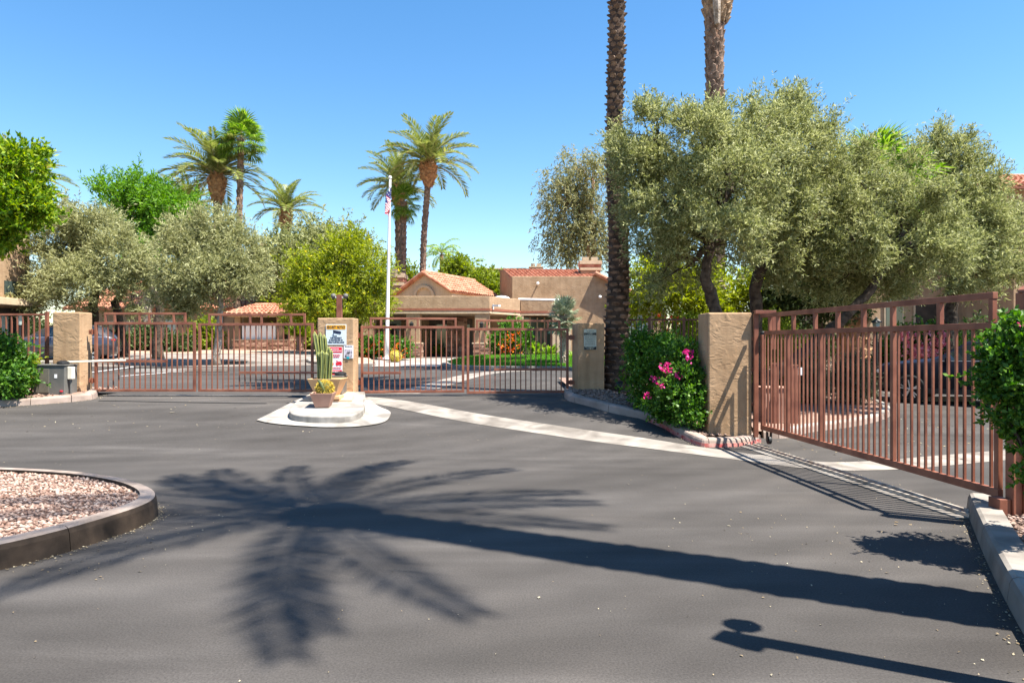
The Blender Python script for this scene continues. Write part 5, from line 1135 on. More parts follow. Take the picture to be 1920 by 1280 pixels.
townhouse('tan building with tile roof cut by the right edge', 1900, 2300, 30, 352, 285, 9, windows=[(1915, 1960, 560, 640, M_DARK), (1930, 1990, 420, 480, M_GLASS)])
townhouse('distant tan building low behind the yellow green tree', 470, 660, 58, 556, 500, 8, windows=[(575, 590, 600, 630, M_GLASS)])
ch = thing('far_chimney', 'small stepped chimney poking above the left treetops', 'chimney', (cx(488, 60), 60, cz(560, 60)))
chimney(ch, 479, 498, 458, 470, 60, 1)
zc1 = cz(560, 60); part(ch, 'stack', M_CLUB, lambda b: b.box((cx(488.5, 60), 60.45, (zc1 + cz(470, 60)) / 2), (0.78, 0.78, cz(470, 60) - zc1)))

# flagpole
fx, fyp = cx(725, 34), 34.0; fz = g(fx, fyp) + 0.1; ftop = W(731.5, 336, 34)
t = thing('flagpole', 'tall white flagpole standing before the clubhouse', 'flagpole', (fx, fyp, fz))
part(t, 'shaft', M_WHITE, lambda b: b.tube([(fx + (ftop.x - fx) * i / 8, fyp, fz + (ftop.z - fz) * i / 8) for i in range(9)], [0.105 - 0.055 * i / 8 for i in range(9)], 12), smooth=True)
part(t, 'base_collar', M_WHITE, lambda b: b.lathe([(0.22, 0), (0.2, 0.06), (0.12, 0.1)], 14, (fx, fyp, fz)))
part(t, 'finial', M_WHITE, lambda b: b.ball((ftop.x, fyp, ftop.z + 0.08), 0.09), smooth=True)
def flag():
    nu, nv = 40, 26; vs = []; fs = []; mi = []
    z_top = cz(350, 34); hoist = 1.15; 
    for j in range(nv + 1):
        v = j / nv
        for i in range(nu + 1):
            u = i / nu     # fly hangs straight down in folds
            fall = u * 1.45 * (0.75 + 0.25 * (1 - v))
            fold = 0.15 * math.sin(u * 13 + v * 2.6) * (1 - 0.25 * u); spread = 0.03 + 0.20 * u * (1 - u) * 2
            x = ftop.x - (fx - ftop.x) * 0 - 0.03 - spread * 0.25 + fold * 0.9 - (0.05 * v); y = fyp - 0.14 - 0.12 * abs(math.cos(u * 8.5 + v)) * u - 0.03 * v
            vs.append((x, y, z_top - v * hoist * (1 - 0.45 * u) - fall * 0.8))
    for j in range(nv):
        for i in range(nu):
            a = j * (nu + 1) + i; fs.append((a, a + 1, a + nu + 2, a + nu + 1)); u, v = (i + .5) / nu, j / nv
            if u < 0.4 and v < 7 / 13: mi.append(2 if not ((i % 3 == 1) and (j % 4 == 1)) else 1)
            else: mi.append(0 if int(v * 13) % 2 == 0 else 1)
    b = MB(); b.add(vs, fs); o = b.build('flag', pm('flag_red', (0.5, 0.02, 0.05), rough=0.8), None, smooth=True)
    o.data.materials.append(pm('flag_white', (0.78, 0.78, 0.78), rough=0.8)); o.data.materials.append(pm('flag_blue', (0.03, 0.04, 0.16), rough=0.8))
    o.data.polygons.foreach_set('material_index', np.array(mi, dtype=np.int32)); tag(o, 'limp red white and blue striped flag hanging on the flagpole', 'flag')
flag()

# ================================================================== CARS
def car(label, loc, rz, paint, suv=True, group='parked cars'):
    t = thing('parked_car', label, 'car', loc, rz, group, local=True)
    #      x     z0   zbelt zroof  hw   hwroof
    st = [(2.34, .48, .70, .74, .62, .5), (2.28, .32, .82, .88, .80, .6), (2.05, .26, .93, .99, .89, .66), (1.55, .26, 1.0, 1.06, .93, .7), (1.05, .26, 1.04, 1.11, .94, .72), (.82, .26, 1.06, 1.18, .94, .73),
          (.28, .26, 1.07, 1.53, .94, .68), (-.25, .26, 1.08, 1.64, .94, .67), (-.9, .26, 1.09, 1.66, .94, .66), (-1.5, .26, 1.10, 1.61, .94, .65), (-1.95, .28, 1.10, 1.46, .92, .63), (-2.22, .32, 1.08, 1.16, .88, .62), (-2.33, .42, .98, 1.02, .8, .58), (-2.37, .5, .8, .84, .7, .5)]
    rings = []
    for x, z0, zb_, zr_, hw, hr in st:
        half = [(hw * 0.86, z0), (hw, z0 + 0.13), (hw * 1.0, (z0 + zb_) / 2 + 0.05), (hw * 0.975, zb_ - 0.03), (hw * 0.94, zb_), (hr + 0.02, zr_ - 0.05), (hr - 0.1, zr_)]
        rings.append([(x, -a, z) for a, z in half] + [(x, a, z) for a, z in reversed(half)])
    b = MB(); b.loft(rings); b.build('body', paint, t, smooth=True, recalc=True, bevel=0.0)
    zb_at = lambda x: np.interp(-x, [-s[0] for s in st], [s[2] for s in st]); zr_at = lambda x: np.interp(-x, [-s[0] for s in st], [s[3] for s in st]); hw_at = lambda x: np.interp(-x, [-s[0] for s in st], [s[4] for s in st]); hr_at = lambda x: np.interp(-x, [-s[0] for s in st], [s[5] for s in st])
    def sidept(x, f, s): 
        a0, z0 = hw_at(x) * 0.94, zb_at(x); a1, z1 = hr_at(x) + 0.02, zr_at(x) - 0.05
        return (x, s * (a0 + (a1 - a0) * f + 0.006), z0 + (z1 - z0) * f)
    for s in (-1, 1):
        for xa, xb in ((0.62, -0.32), (-0.40, -1.22), (-1.3, -1.9)):
            b = MB(); n = 6; up = [sidept(xa + (xb - xa) * i / n, 0.93, s) for i in range(n + 1)]; lo = [sidept(xa + (xb - xa) * i / n, 0.06, s) for i in range(n + 1)]
            b.add(up + lo, [(i, i + 1, n + 2 + i, n + 1 + i) for i in range(n)]); b.build('side_window', M_CGLASS, t)
        b = MB(); b.tube([sidept(0.75 - 2.7 * i / 12, -0.01, s) for i in range(13)], 0.014, 5); b.build('chrome_strip', M_ALLOY, t)
        b = MB(); b.box((0.62, s * 1.0, 1.1), (0.12, 0.2, 0.14)); b.build('wing_mirror', paint, t, bevel=0.03)
        b = MB(); b.ball((2.1, s * 0.72, 0.78), 0.2, 10, 6, (0.8, 0.75, 0.45)); b.build('headlight', M_LAMP, t, smooth=True)
        b = MB(); b.ball((-2.2, s * 0.74, 0.95), 0.17, 10, 6, (0.7, 0.9, 0.55)); b.build('tail_light', M_TAIL, t, smooth=True)
        for xd in (-0.36, -1.26): 
            b = MB(); b.box((xd, s * hw_at(xd) * 1.002, 0.72), (0.008, 0.008, 0.62)); b.build('door_gap', M_BLACK, t)
        for xd in (-0.2, -1.1):
            b = MB(); b.box((xd, s * (hw_at(xd) * 0.985 + 0.012), 0.95), (0.2, 0.03, 0.035)); b.build('door_handle', paint, t, bevel=0.008)
        b = MB(); b.box((0, s * 0.93, 0.33), (2.2, 0.05, 0.14)); b.build('sill_trim', M_BLACK, t, bevel=0.015)
        for xw in (1.42, -1.38):
            b = MB(); y = s * 0.955
            b.loft([[(xw + 0.395 * math.cos(2 * math.pi * k / 20), yy, 0.375 + 0.395 * math.sin(2 * math.pi * k / 20)) for k in range(20)] for yy in (s * 0.5, s * (hw_at(xw) + 0.003))]); b.build('wheel_arch', M_TYRE, t)
            w = MB(); rings = []
            for r, o_ in ((0.225, -0.1), (0.33, -0.11), (0.352, -0.08), (0.355, 0.0), (0.345, 0.045), (0.30, 0.06), (0.235, 0.045)): rings.append([(xw + r * math.cos(2 * math.pi * k / 24), y + s * o_ - s * 0.03, 0.355 + r * math.sin(2 * math.pi * k / 24)) for k in range(24)])
            w.loft(rings, cap=False); wh = w.build('wheel', M_TYRE, t, smooth=True)
            w = MB()
            w.loft([[(xw + 0.235 * math.cos(2 * math.pi * k / 24), y + s * o_, 0.355 + 0.235 * math.sin(2 * math.pi * k / 24)) for k in range(24)] for o_ in (-0.05, 0.018)], cap=False)
            for k in range(5):
                for dk in (-0.16, 0.16):
                    a = 2 * math.pi * k / 5 + 0.3; w.beam((xw + 0.03 * math.cos(a), y + s * 0.008, 0.355 + 0.03 * math.sin(a)), (xw + 0.23 * math.cos(a + dk), y + s * 0.004, 0.355 + 0.23 * math.sin(a + dk)), 0.03, 0.03)
            w.ball((xw, y, 0.355), 0.05, 8, 5); w.build('rim', M_ALLOY, wh)
            w = MB(); w.loft([[(xw + 0.23 * math.cos(2 * math.pi * k / 16), y - s * oo, 0.355 + 0.23 * math.sin(2 * math.pi * k / 16)) for k in range(16)] for oo in (0.05, 0.046)]); w.build('brake_shadow_plate', M_BLACK, wh)
    def glasspane(xa, xb, nm):
        pts = []
        for x in (xa, xb):
            hr, zr_ = hr_at(x) - 0.06, zr_at(x) + 0.008; pts.append([(x, -hr, zr_ - 0.012), (x, 0, zr_ + 0.006), (x, hr, zr_ - 0.012)])
        b = MB(); b.add(pts[0] + pts[1], [(0, 1, 4, 3), (1, 2, 5, 4)]); b.build(nm, M_CGLASS, t)
    glasspane(0.8, 0.30, 'windscreen'); glasspane(-1.97, -2.2, 'rear_window')
    b = MB(); b.box((2.325, 0, 0.58), (0.05, 0.9, 0.22)); b.build('grille', M_BLACK, t, bevel=0.01)
    return t
car('dark navy car parked behind the sliding gate', (11.62, 16.85, g(11.6, 16.9)), R(141), M_CARB)
car('grey blue car parked behind the left fence and pillar', (cx(108, 29.5), 29.5, g(cx(108, 29.5), 29.5)), R(180 + 22), M_CARG)
# wheel stops
for x, y, lab in ((11.0, 17.5, 'white concrete wheel stop under the dark navy car'), (cx(300, 23), 23.0, 'low concrete wheel stop behind the far left gate leaf'), (cx(345, 22), 23.4, 'dark stained wheel stop right of the pale wheel stop')):
    t = thing('wheel_stop', lab, 'wheel stop', (x, y, g(x, y)), 0, 'wheel stops', local=True)
    part(t, 'block', M_CONCD if 'dark' in lab and 'stained' in lab else M_CONCW, lambda b: b.loft([[(-0.8, -0.09, 0), (-0.8, 0.09, 0), (-0.8, 0.06, 0.12), (-0.8, -0.06, 0.12)], [(0.8, -0.09, 0), (0.8, 0.09, 0), (0.8, 0.06, 0.12), (0.8, -0.06, 0.12)]]), recalc=True, bevel=0.015)
    part(t, 'anchor_pin', M_STEEL, lambda b: [b.lathe([(0.02, 0), (0.02, 0.13)], 8, (q, 0, 0)) for q in (-0.5, 0.5)])
# things behind the sliding gate
x, y = cx(1446, 13.0), 13.0; z = g(x, y) + 0.1
t = thing('utility_box', 'squat pinkish brown utility box behind the guide frame', 'utility box', (x, y, z))
part(t, 'housing', M_POTP, lambda b: b.box((x, y, z + 0.3), (0.5, 0.4, 0.66)), bevel=0.03); part(t, 'lid', M_POTP, lambda b: b.box((x, y, z + 0.645), (0.54, 0.44, 0.04)), bevel=0.012)
for px, top, wd, lab in ((1452, 683, 0.1, 'slim brown bollard post rising behind the utility box'), (1489, 686, 0.11, 'brown keypad post with a white plate behind the sliding gate')):
    x, y = cx(px, 12.6), 12.6; z = g(x, y) + 0.05; zt_ = cz(top, 12.6)
    t = thing('keypad_post', lab, 'post', (x, y, z), group='posts behind the sliding gate')
    part(t, 'shaft', M_IRON, lambda b: b.box((x, y, (z + zt_) / 2), (wd, wd, zt_ - z)), bevel=0.008); part(t, 'cap', M_IRON, lambda b: b.box((x, y, zt_ + 0.012), (wd + 0.02, wd + 0.02, 0.022)), bevel=0.004)
    if px == 1489: part(t, 'white_plate', M_WHITE, lambda b: b.box((x + wd / 2 + 0.05, y, zt_ - 0.1), (0.09, 0.02, 0.14)), bevel=0.004)
def lantern_post(label, px, top, Y):
    x = cx(px, Y); z = g(x, Y) + 0.1; zt_ = cz(top, Y)
    t = thing('lantern_post', label, 'lamp post', (x, Y, z), group='lantern posts')
    part(t, 'pole', M_BLACK, lambda b: b.tube([(x, Y, z), (x, Y, zt_ - 0.4)], 0.04, 8)); part(t, 'lantern_cage', M_GLASSG, lambda b: b.lathe([(0.07, -0.4), (0.12, -0.12)], 6, (x, Y, zt_)))
    part(t, 'lantern_roof', M_BLACK, lambda b: b.lathe([(0.17, -0.13), (0.15, -0.1), (0.05, -0.02), (0.01, 0.03)], 6, (x, Y, zt_)))
lantern_post('black lantern post beside the stubby palm behind the sliding gate', 1643, 596, 19.5)
lantern_post('black lantern post behind the left fence beside the car', 37, 590, 27.0)

# ================================================================== TREES
lp = lobe_px
def G3(px, Y, dz=0.0): x = (px - 960) * Y / F; return (x, Y, g(x, Y) + dz)
OL = 'olive trees on the right'
tree('olive_tree', 'nearest grey green olive tree leaning over the bougainvillea and big palm', G3(1372, 12.7, 0.1), [G3(1372, 12.7, 0.1), W(1368, 640, 12.7), W(1340, 575, 12.7), W(1322, 520, 12.6), W(1335, 460, 12.6)],
     [lp(1200, 262, 13.2, 40.82, 56.25, 0.96), lp(1195, 330, 13.2, 38.1, 54.43, 0.96), lp(1275, 300, 13.1, 72.58, 68.04, 1.71), lp(1250, 400, 12.9, 65.32, 72.58, 1.54), lp(1350, 360, 12.8, 86.18, 86.18, 1.76), lp(1330, 465, 12.8, 83.46, 56.25, 1.76), lp(1235, 490, 13, 43.55, 49.9, 1.02), lp(1390, 265, 13.2, 68.04, 58.97, 1.6)],
     L_OLIVE, 11, 170, 44, 14, 0.082, 0.020, 0.30, 0.115, 0.16, group=OL, up=0.3, nlimb=12, inner=0.58)
tree('olive_tree', 'tallest dark stemmed olive tree behind the wide pillar', G3(1424, 14.6), [G3(1424, 14.6), W(1420, 640, 14.6), W(1415, 540, 14.6), W(1448, 455, 14.5), W(1440, 380, 14.5)],
     [lp(1440, 262, 14.8, 56.25, 49.9, 1.32), lp(1485, 239, 14.8, 34.47, 40.82, 0.96), lp(1420, 320, 14.6, 77.11, 72.58, 1.76), lp(1500, 300, 14.7, 56.25, 63.5, 1.32), lp(1450, 420, 14.5, 81.65, 56.25, 1.76), lp(1530, 390, 14.6, 54.43, 63.5, 1.28), lp(1480, 490, 14.7, 54.43, 38.1, 1.28)],
     L_OLIVE, 12, 160, 44, 14, 0.086, 0.021, 0.32, 0.12, 0.17, group=OL, up=0.35, nlimb=12, inner=0.58)
tree('olive_tree', 'olive tree with a steeply leaning dark trunk behind the sliding gate', G3(1430, 14.2, 0.1), [G3(1430, 14.2, 0.1), W(1446, 706, 14.2), W(1490, 672, 14.2), W(1532, 640, 14.2), W(1590, 588, 14.2), W(1632, 545, 14.2), W(1668, 478, 14.3)],
     [lp(1570, 330, 15, 49.9, 56.25, 1.17), lp(1640, 370, 14.8, 68.04, 65.32, 1.6), lp(1600, 450, 14.6, 72.58, 54.43, 1.71), lp(1700, 400, 15, 58.97, 72.58, 1.39), lp(1690, 490, 14.7, 65.32, 49.9, 1.54), lp(1560, 510, 14.9, 49.9, 45.36, 1.17), lp(1760, 470, 15.2, 45.36, 56.25, 1.07), lp(1640, 540, 15.3, 45.36, 27.22, 1.07)],
     L_OLIVE, 13, 170, 44, 14, 0.086, 0.021, 0.32, 0.12, 0.15, group=OL, up=0.25, nlimb=12, inner=0.58)
tree('olive_tree', 'rightmost olive tree with a thick dark trunk before the far wall', G3(1782, 20.5), [G3(1782, 20.5), W(1780, 620, 20.5), W(1785, 540, 20.5), W(1792, 460, 20.5)],
     [lp(1775, 290, 20.5, 43.55, 40.82), lp(1800, 345, 20.5, 56.25, 54.43), lp(1840, 420, 20.3, 49.9, 68.04), lp(1770, 420, 20.3, 58.97, 63.5), lp(1880, 470, 20.8, 38.1, 63.5), lp(1805, 510, 20.2, 72.58, 36.29), lp(1720, 330, 20.8, 36.29, 40.82)],
     L_OLIVE, 14, 150, 40, 13, 0.12, 0.028, 0.42, 0.17, 0.24, group=OL, up=0.3, nlimb=8, inner=0.5)
tree('ficus_tree', 'dark green low tree between the leaning olive and wide pillar', G3(1540, 19), [G3(1540, 19), W(1540, 620, 19), W(1530, 580, 19)], [lp(1510, 545, 19, 60, 40), lp(1560, 560, 19, 45, 40), lp(1460, 560, 19.5, 40, 40)], L_DARK, 15, 150, 14, 12, 0.13, 0.045, 0.35, 0.2, 0.14, group='low background trees')
tree('yellow_green_tree', 'light yellow green tree behind the dark fence and olive trunk', G3(1250, 19), [G3(1250, 19), W(1245, 600, 19), W(1240, 560, 19)], [lp(1230, 530, 19, 45, 40), lp(1275, 545, 19, 45, 45), lp(1205, 570, 19.5, 25, 25), lp(1320, 570, 19.4, 40, 40), lp(1370, 545, 19.8, 45, 40)], L_PALO, 16, 170, 12, 11, 0.13, 0.045, 0.35, 0.2, 0.1, group='low background trees', bark=M_BARKL)
# left side
OL2 = 'olive trees on the left'
tree('olive_tree', 'broad dusty olive tree behind the far left pillar', G3(173, 31), [[G3(173, 31), W(172, 600, 31), W(178, 545, 31), W(170, 500, 31)], [G3(232, 31.5), W(226, 620, 31.5), W(218, 570, 31.5), W(235, 520, 31)], [G3(297, 30), W(296, 630, 30), W(300, 580, 30), W(285, 540, 30)]],
     [lp(110, 440, 31, 44, 46.4), lp(175, 435, 31, 48, 41.6), lp(230, 480, 30.5, 41.6, 49.6), lp(85, 510, 31, 33.6, 49.6), lp(150, 530, 30, 68, 38.4), lp(255, 545, 31, 32, 36), lp(60, 560, 31, 24, 32)], L_OLIVE2, 21, 170, 36, 12, 0.16, 0.038, 0.5, 0.21, 0.26, group=OL2, inner=0.5)
tree('olive_tree', 'dusty olive tree with a pale trunk behind the second gate leaf', G3(406, 27.2, 0.05), [G3(406, 27.2, 0.05), W(409, 630, 27.2), W(414, 575, 27.2), W(405, 520, 27.2)],
     [lp(350, 440, 27.5, 36, 38), lp(398, 436, 27.5, 38, 36), lp(440, 480, 27.3, 36, 46), lp(340, 505, 27, 38, 50), lp(395, 520, 26.8, 52, 36), lp(468, 515, 27.5, 20, 36), lp(308, 545, 27.5, 24, 30), lp(340, 565, 27.2, 34, 20)], L_OLIVE2, 22, 160, 36, 12, 0.145, 0.034, 0.46, 0.19, 0.16, bark=M_BARKL, group=OL2, inner=0.5)
tree('olive_tree', 'grey green olive tree between the kiosk and yellow flowered tree', G3(570, 47), [G3(570, 47), W(570, 600, 47), W(565, 540, 47)],
     [lp(540, 480, 47, 40, 38), lp(585, 465, 47, 45, 36), lp(635, 470, 47, 36, 34), lp(520, 520, 47, 32, 42), lp(580, 520, 46, 50, 40)], L_OLIVE, 23, 230, 13, 10, 0.32, 0.08, 0.9, 0.42, 0.3, group=OL2, inner=0.5)
tree('jacaranda_tree', 'bright green feathery tree rising behind the left olive trees', G3(275, 46), [G3(275, 46), W(280, 520, 46), W(278, 460, 46), W(270, 420, 46)],
     [lp(215, 372, 46, 38.08, 29.12), lp(270, 365, 46, 47.04, 31.36), lp(320, 395, 46, 40.32, 31.36), lp(255, 415, 46, 53.76, 35.84), lp(305, 440, 46, 38.08, 33.6), lp(285, 480, 45.5, 44.8, 29.12), lp(345, 400, 46, 24.64, 20.16)], L_JAC, 24, 190, 13, 12, 0.3, 0.08, 0.75, 0.34, 0.3, bark=M_BARKL, inner=0.45, up=0.1)
tree('yellow_flowered_tree', 'yellow green tree dotted with yellow flowers left of the flagpole', G3(605, 36), [[G3(600, 36), W(596, 610, 36), W(610, 560, 36)], [G3(612, 36), W(640, 610, 36), W(650, 560, 36)]],
     [lp(590, 520, 36, 45, 42), lp(640, 490, 36, 48, 36), lp(690, 510, 36, 40, 44), lp(620, 560, 35.5, 62, 40), lp(685, 565, 36, 40, 40), lp(560, 560, 36.5, 30, 40), lp(665, 460, 36.5, 28, 18)], L_PALO, 25, 300, 13, 11, 0.2, 0.055, 0.55, 0.28, 0.14, inner=0.45, fl=(L_YEL, 320, 0.15, 'flowers'))
tree('lime_green_tree', 'small lime green tree squeezed beside the grey chimney treetops', G3(515, 50), [G3(515, 50), W(515, 590, 50), W(515, 550, 50)], [lp(505, 515, 50, 26, 26), lp(525, 560, 50, 34, 36)], L_LIME, 26, 70, 13, 11, 0.3, 0.1, 0.6, 0.32, 0.16)
tree('lime_green_tree', 'lime green treetop between the clubhouse gable and right block', G3(880, 54), [G3(880, 54), W(880, 590, 54), W(872, 545, 54)], [lp(858, 515, 54, 32, 18), lp(905, 530, 54, 28, 16), lp(922, 545, 53, 16, 28), lp(765, 520, 54, 12, 12)], L_LIME, 27, 90, 13, 11, 0.3, 0.1, 0.6, 0.3, 0.16)
tree('eucalyptus_tree', 'tall airy eucalyptus tree behind the clubhouse left of the big palm', G3(1105, 62), [[G3(1112, 62), W(1108, 500, 62), W(1096, 430, 62), W(1075, 370, 62)], [G3(1112, 62), W(1114, 470, 62), W(1108, 400, 62), W(1112, 340, 62)]],
     [lp(1078, 312, 62, 30, 30), lp(1042, 340, 62, 26, 32), lp(1112, 330, 62, 28, 40), lp(1062, 385, 62, 40, 30), lp(1035, 425, 62, 24, 26), lp(1115, 400, 62, 28, 34), lp(1085, 440, 62, 34, 22), lp(1128, 450, 62, 18, 28), lp(1050, 465, 62, 24, 14)], L_EUC, 28, 175, 9, 13, 0.40, 0.085, 1.3, 0.5, 0.28, bark=M_BARKE, up=-0.1, droop=0.85, nlimb=7, inner=0.55)
tree('ficus_tree', 'bright yellow green leafy tree cut by the left edge', G3(-95, 12.6, 0.1), [G3(-95, 12.6, 0.1), W(-90, 600, 12.6), W(-70, 470, 12.6), W(-50, 400, 12.6)],
     [lp(-30, 330, 12.6, 62, 50), lp(35, 320, 12.5, 42, 40), lp(30, 385, 12.4, 52, 42), lp(-20, 415, 12.4, 52, 48), lp(-90, 380, 12.6, 70, 80), lp(52, 385, 12.6, 34, 30), lp(5, 440, 12.5, 20, 18)], L_CIT, 29, 260, 11, 11, 0.095, 0.042, 0.22, 0.1, 0.12, inner=0.4, cat='tree')
# ================================================================== PALMS
def vpath(px_b, px_t, row_t, Y, n=10, zb=None, wob=0.0, seed=0):
    b0 = Vector(G3(px_b, Y, -0.1)); e = W(px_t, row_t, Y); rng = random.Random(seed)
    return [b0.lerp(e, i / n) + Vector((rng.uniform(-wob, wob) if 0 < i < n else 0, 0, 0)) for i in range(n + 1)]
FP = 'date palms with full crowns'
# the two tall trunks on the right
big = [W(1157, 741, 14.95), W(1157, 690, 14.95), W(1157, 600, 14.95), W(1160, 520, 14.95), W(1160, 440, 14.95), W(1154, 360, 14.95), W(1151, 290, 14.95), W(1152, 220, 14.95), W(1154, 160, 14.95), W(1156, 90, 14.95), W(1157, 20, 14.95), W(1158, -80, 14.95), W(1160, -480, 14.95)]
br = [0.31, 0.28, 0.25, 0.23, 0.215, 0.185, 0.165, 0.165, 0.175, 0.165, 0.155, 0.15, 0.15]
palm('date_palm', 'big near palm trunk with scaly leaf scars rising past the top edge', G3(1157, 14.95, 0.05), big, br, nfr=34, L=3.2, rows=104, per=6, bsize=0.075, bout=0.065, tm=M_PTR, bm_=M_PBOOT, bulge=(0.42, 1.2), seed=3, group='tall palms on the right', kind='date')
t2 = [Vector(G3(1338, 23))] + [W(1340, r, 23) for r in (560, 400, 300, 215, 150, 100, 60, 20, -100, -330)]
palm('date_palm', 'tall palm trunk behind the olives with a ragged thatch bulge at the top edge', G3(1338, 23), t2, [0.36, 0.34, 0.32, 0.30, 0.285, 0.28, 0.28, 0.3, 0.33, 0.3, 0.26], nfr=28, L=3.2, rows=80, per=8, bsize=0.32, bout=0.07, tm=M_PFAR, bm_=M_PBOOT, seed=5, group='tall palms on the right')
rt = bpy.data.objects[[o.name for o in bpy.data.objects if o.name.startswith('date_palm')][-1]]
zz_ = [W(1345, r, 23) for r in (46, 30, 0, -40)]
b = MB(); b.tube(zz_, [0.3, 0.42, 0.45, 0.42], 12); boots(random.Random(2), zz_, [0.3, 0.42, 0.45, 0.42], 7, 10, 0.34, 0.12, b); b.build('thatch_skirt', M_THATCH, rt)
b = MB(); b.tube([W(1345, 46, 22.55), W(1344, 10, 22.5), W(1343, -30, 22.5)], [0.09, 0.13, 0.13], 8); b.build('bare_trunk_strip', M_BARKL, rt)
palm('date_palm', 'thick date palm left of the fan palm over the bright green tree', G3(412, 50), vpath(412, 407, 330, 50), [0.28] * 11, nfr=36, L=4.1, rows=26, per=8, bsize=0.5, bout=0.08, bulge=(0.62, 2.0), seed=7, group=FP, spin=0.3, emin=2)
palm('date_palm', 'small date palm standing alone left of the yellow flowered tree', G3(536, 50), vpath(536, 536, 395, 50), [0.25] * 11, nfr=26, L=2.9, rows=20, per=8, bsize=0.5, bout=0.07, bulge=(0.5, 1.7), seed=8, group=FP, spin=1.1, emin=5)
palm('date_palm', 'shorter date palm of the pair behind the flag', G3(750, 52), vpath(748, 746, 352, 52), [0.22] * 11, nfr=30, L=3.4, rows=20, per=8, bsize=0.5, bout=0.07, bulge=(0.55, 1.4), seed=9, group=FP, spin=2.0, emin=0)
palm('date_palm', 'taller date palm of the pair right of the flag', G3(790, 48), [Vector(G3(789, 48)), W(791, 560, 48), W(793, 500, 48), W(795, 440, 48), W(799, 390, 48), W(802, 345, 48), W(803, 306, 48)], [0.22, 0.21, 0.2, 0.19, 0.19, 0.19, 0.2], nfr=36, L=3.7, rows=40, per=8, bsize=0.36, bout=0.06, bulge=(0.62, 1.7), seed=10, group=FP, spin=0.7, emin=0)
palm('date_palm', 'pale date palm half hidden behind the bright green tree', G3(350, 56), vpath(350, 350, 392, 56), [0.35] * 11, nfr=32, L=3.3, rows=0, seed=11, group=FP, emin=10)
palm('date_palm', 'date palm showing only fronds behind the tree at the left edge', G3(38, 42), vpath(38, 38, 345, 42), [0.35] * 11, nfr=30, L=3.1, rows=0, seed=12, group=FP, emin=-5)
palm('queen_palm', 'small feathery palm between the gable and lime treetop', G3(828, 72), vpath(826, 828, 478, 72), [0.2] * 11, nfr=15, L=2.7, kind='queen', rows=0, seed=13, group='small far palms', emin=10)
palm('queen_palm', 'tiny feathery palm beside the far flat roofed building', G3(884, 64), vpath(880, 882, 512, 64), [0.16] * 11, nfr=11, L=2.0, kind='queen', rows=0, seed=14, group='small far palms', emin=10)
FANS = [fan_mesh('fan_leaf', L_FAN, 28, R(260), 0.95, 0.85, 0.35 + 0.15 * i, i) for i in range(3)]
FANS2 = [fan_mesh('fan_leaf', L_SILV, 22, R(270), 0.5, 0.45, 0.1, i + 5) for i in range(2)]
palm('fan_palm', 'tall fan palm with a bright green crown right of the thick date palm', G3(445, 49), vpath(443, 452, 262, 49), [0.2] * 11, nfr=26, L=1.2, rows=26, per=7, bsize=0.45, bout=0.07, fan=FANS, seed=15, group='fan palms', emin=-40)
palm('fan_palm', 'fan palm crown halfway up the trunk just right of the flag', G3(752, 49), vpath(751, 757, 378, 49), [0.28, 0.28, 0.27, 0.26, 0.25, 0.25, 0.24, 0.24, 0.22, 0.21, 0.2], nfr=22, L=0.85, rows=26, per=8, bsize=0.4, bout=0.07, fan=FANS, seed=16, group='fan palms', emin=-60)
palm('fan_palm', 'stubby fan palm with orange brown trunk behind the sliding gate', G3(1600, 19), [Vector(G3(1600, 19)), W(1599, 640, 19), W(1598, 580, 19), W(1600, 500, 19), W(1614, 430, 19), W(1640, 355, 19)], [0.42, 0.4, 0.38, 0.34, 0.3, 0.28], nfr=30, L=1.05, rows=22, per=8, bsize=0.34, bout=0.10, bm_=M_PBOOTO, fan=FANS, seed=17, group='fan palms', emin=-50)
palm('fan_palm', 'small silvery fan palm with a shaggy pale trunk before the clubhouse', G3(1056, 27), vpath(1056, 1056, 592, 27), [0.12] * 11, nfr=34, L=0.85, rows=16, per=7, bsize=0.2, bout=0.05, tm=M_BARKL, bm_=M_BARKL, fan=FANS2, seed=18, group='fan palms', emin=-35)
# the palm beside the camera: out of frame, its crown and trunk shadow lie across the driveway
AZ = [(131, 34), (146, 30), (236, 28), (226, 42), (283, 28), (288, 40), (305, 34), (350, 36), (4, 42), (20, 36), (50, 38), (82, 36), (112, 36), (160, 45), (138, 48), (210, 66), (325, 68), (70, 62), (190, 62)]
palm('date_palm', 'date palm just outside the right edge whose shadow crosses the driveway', (4.12, 3.48, 0.05), [(4.12, 3.48, z) for z in (0, 1, 2.5, 4, 6, 8, 10, 12, 12.9)], [0.34, 0.31, 0.3, 0.3, 0.29, 0.28, 0.27, 0.26, 0.26], nfr=19, L=3.05, kind='near', rows=80, per=8, bsize=0.2, bout=0.05, tm=M_PTR, bulge=(0.40, 0.8), seed=19, group='tall palms on the right', azs=AZ)

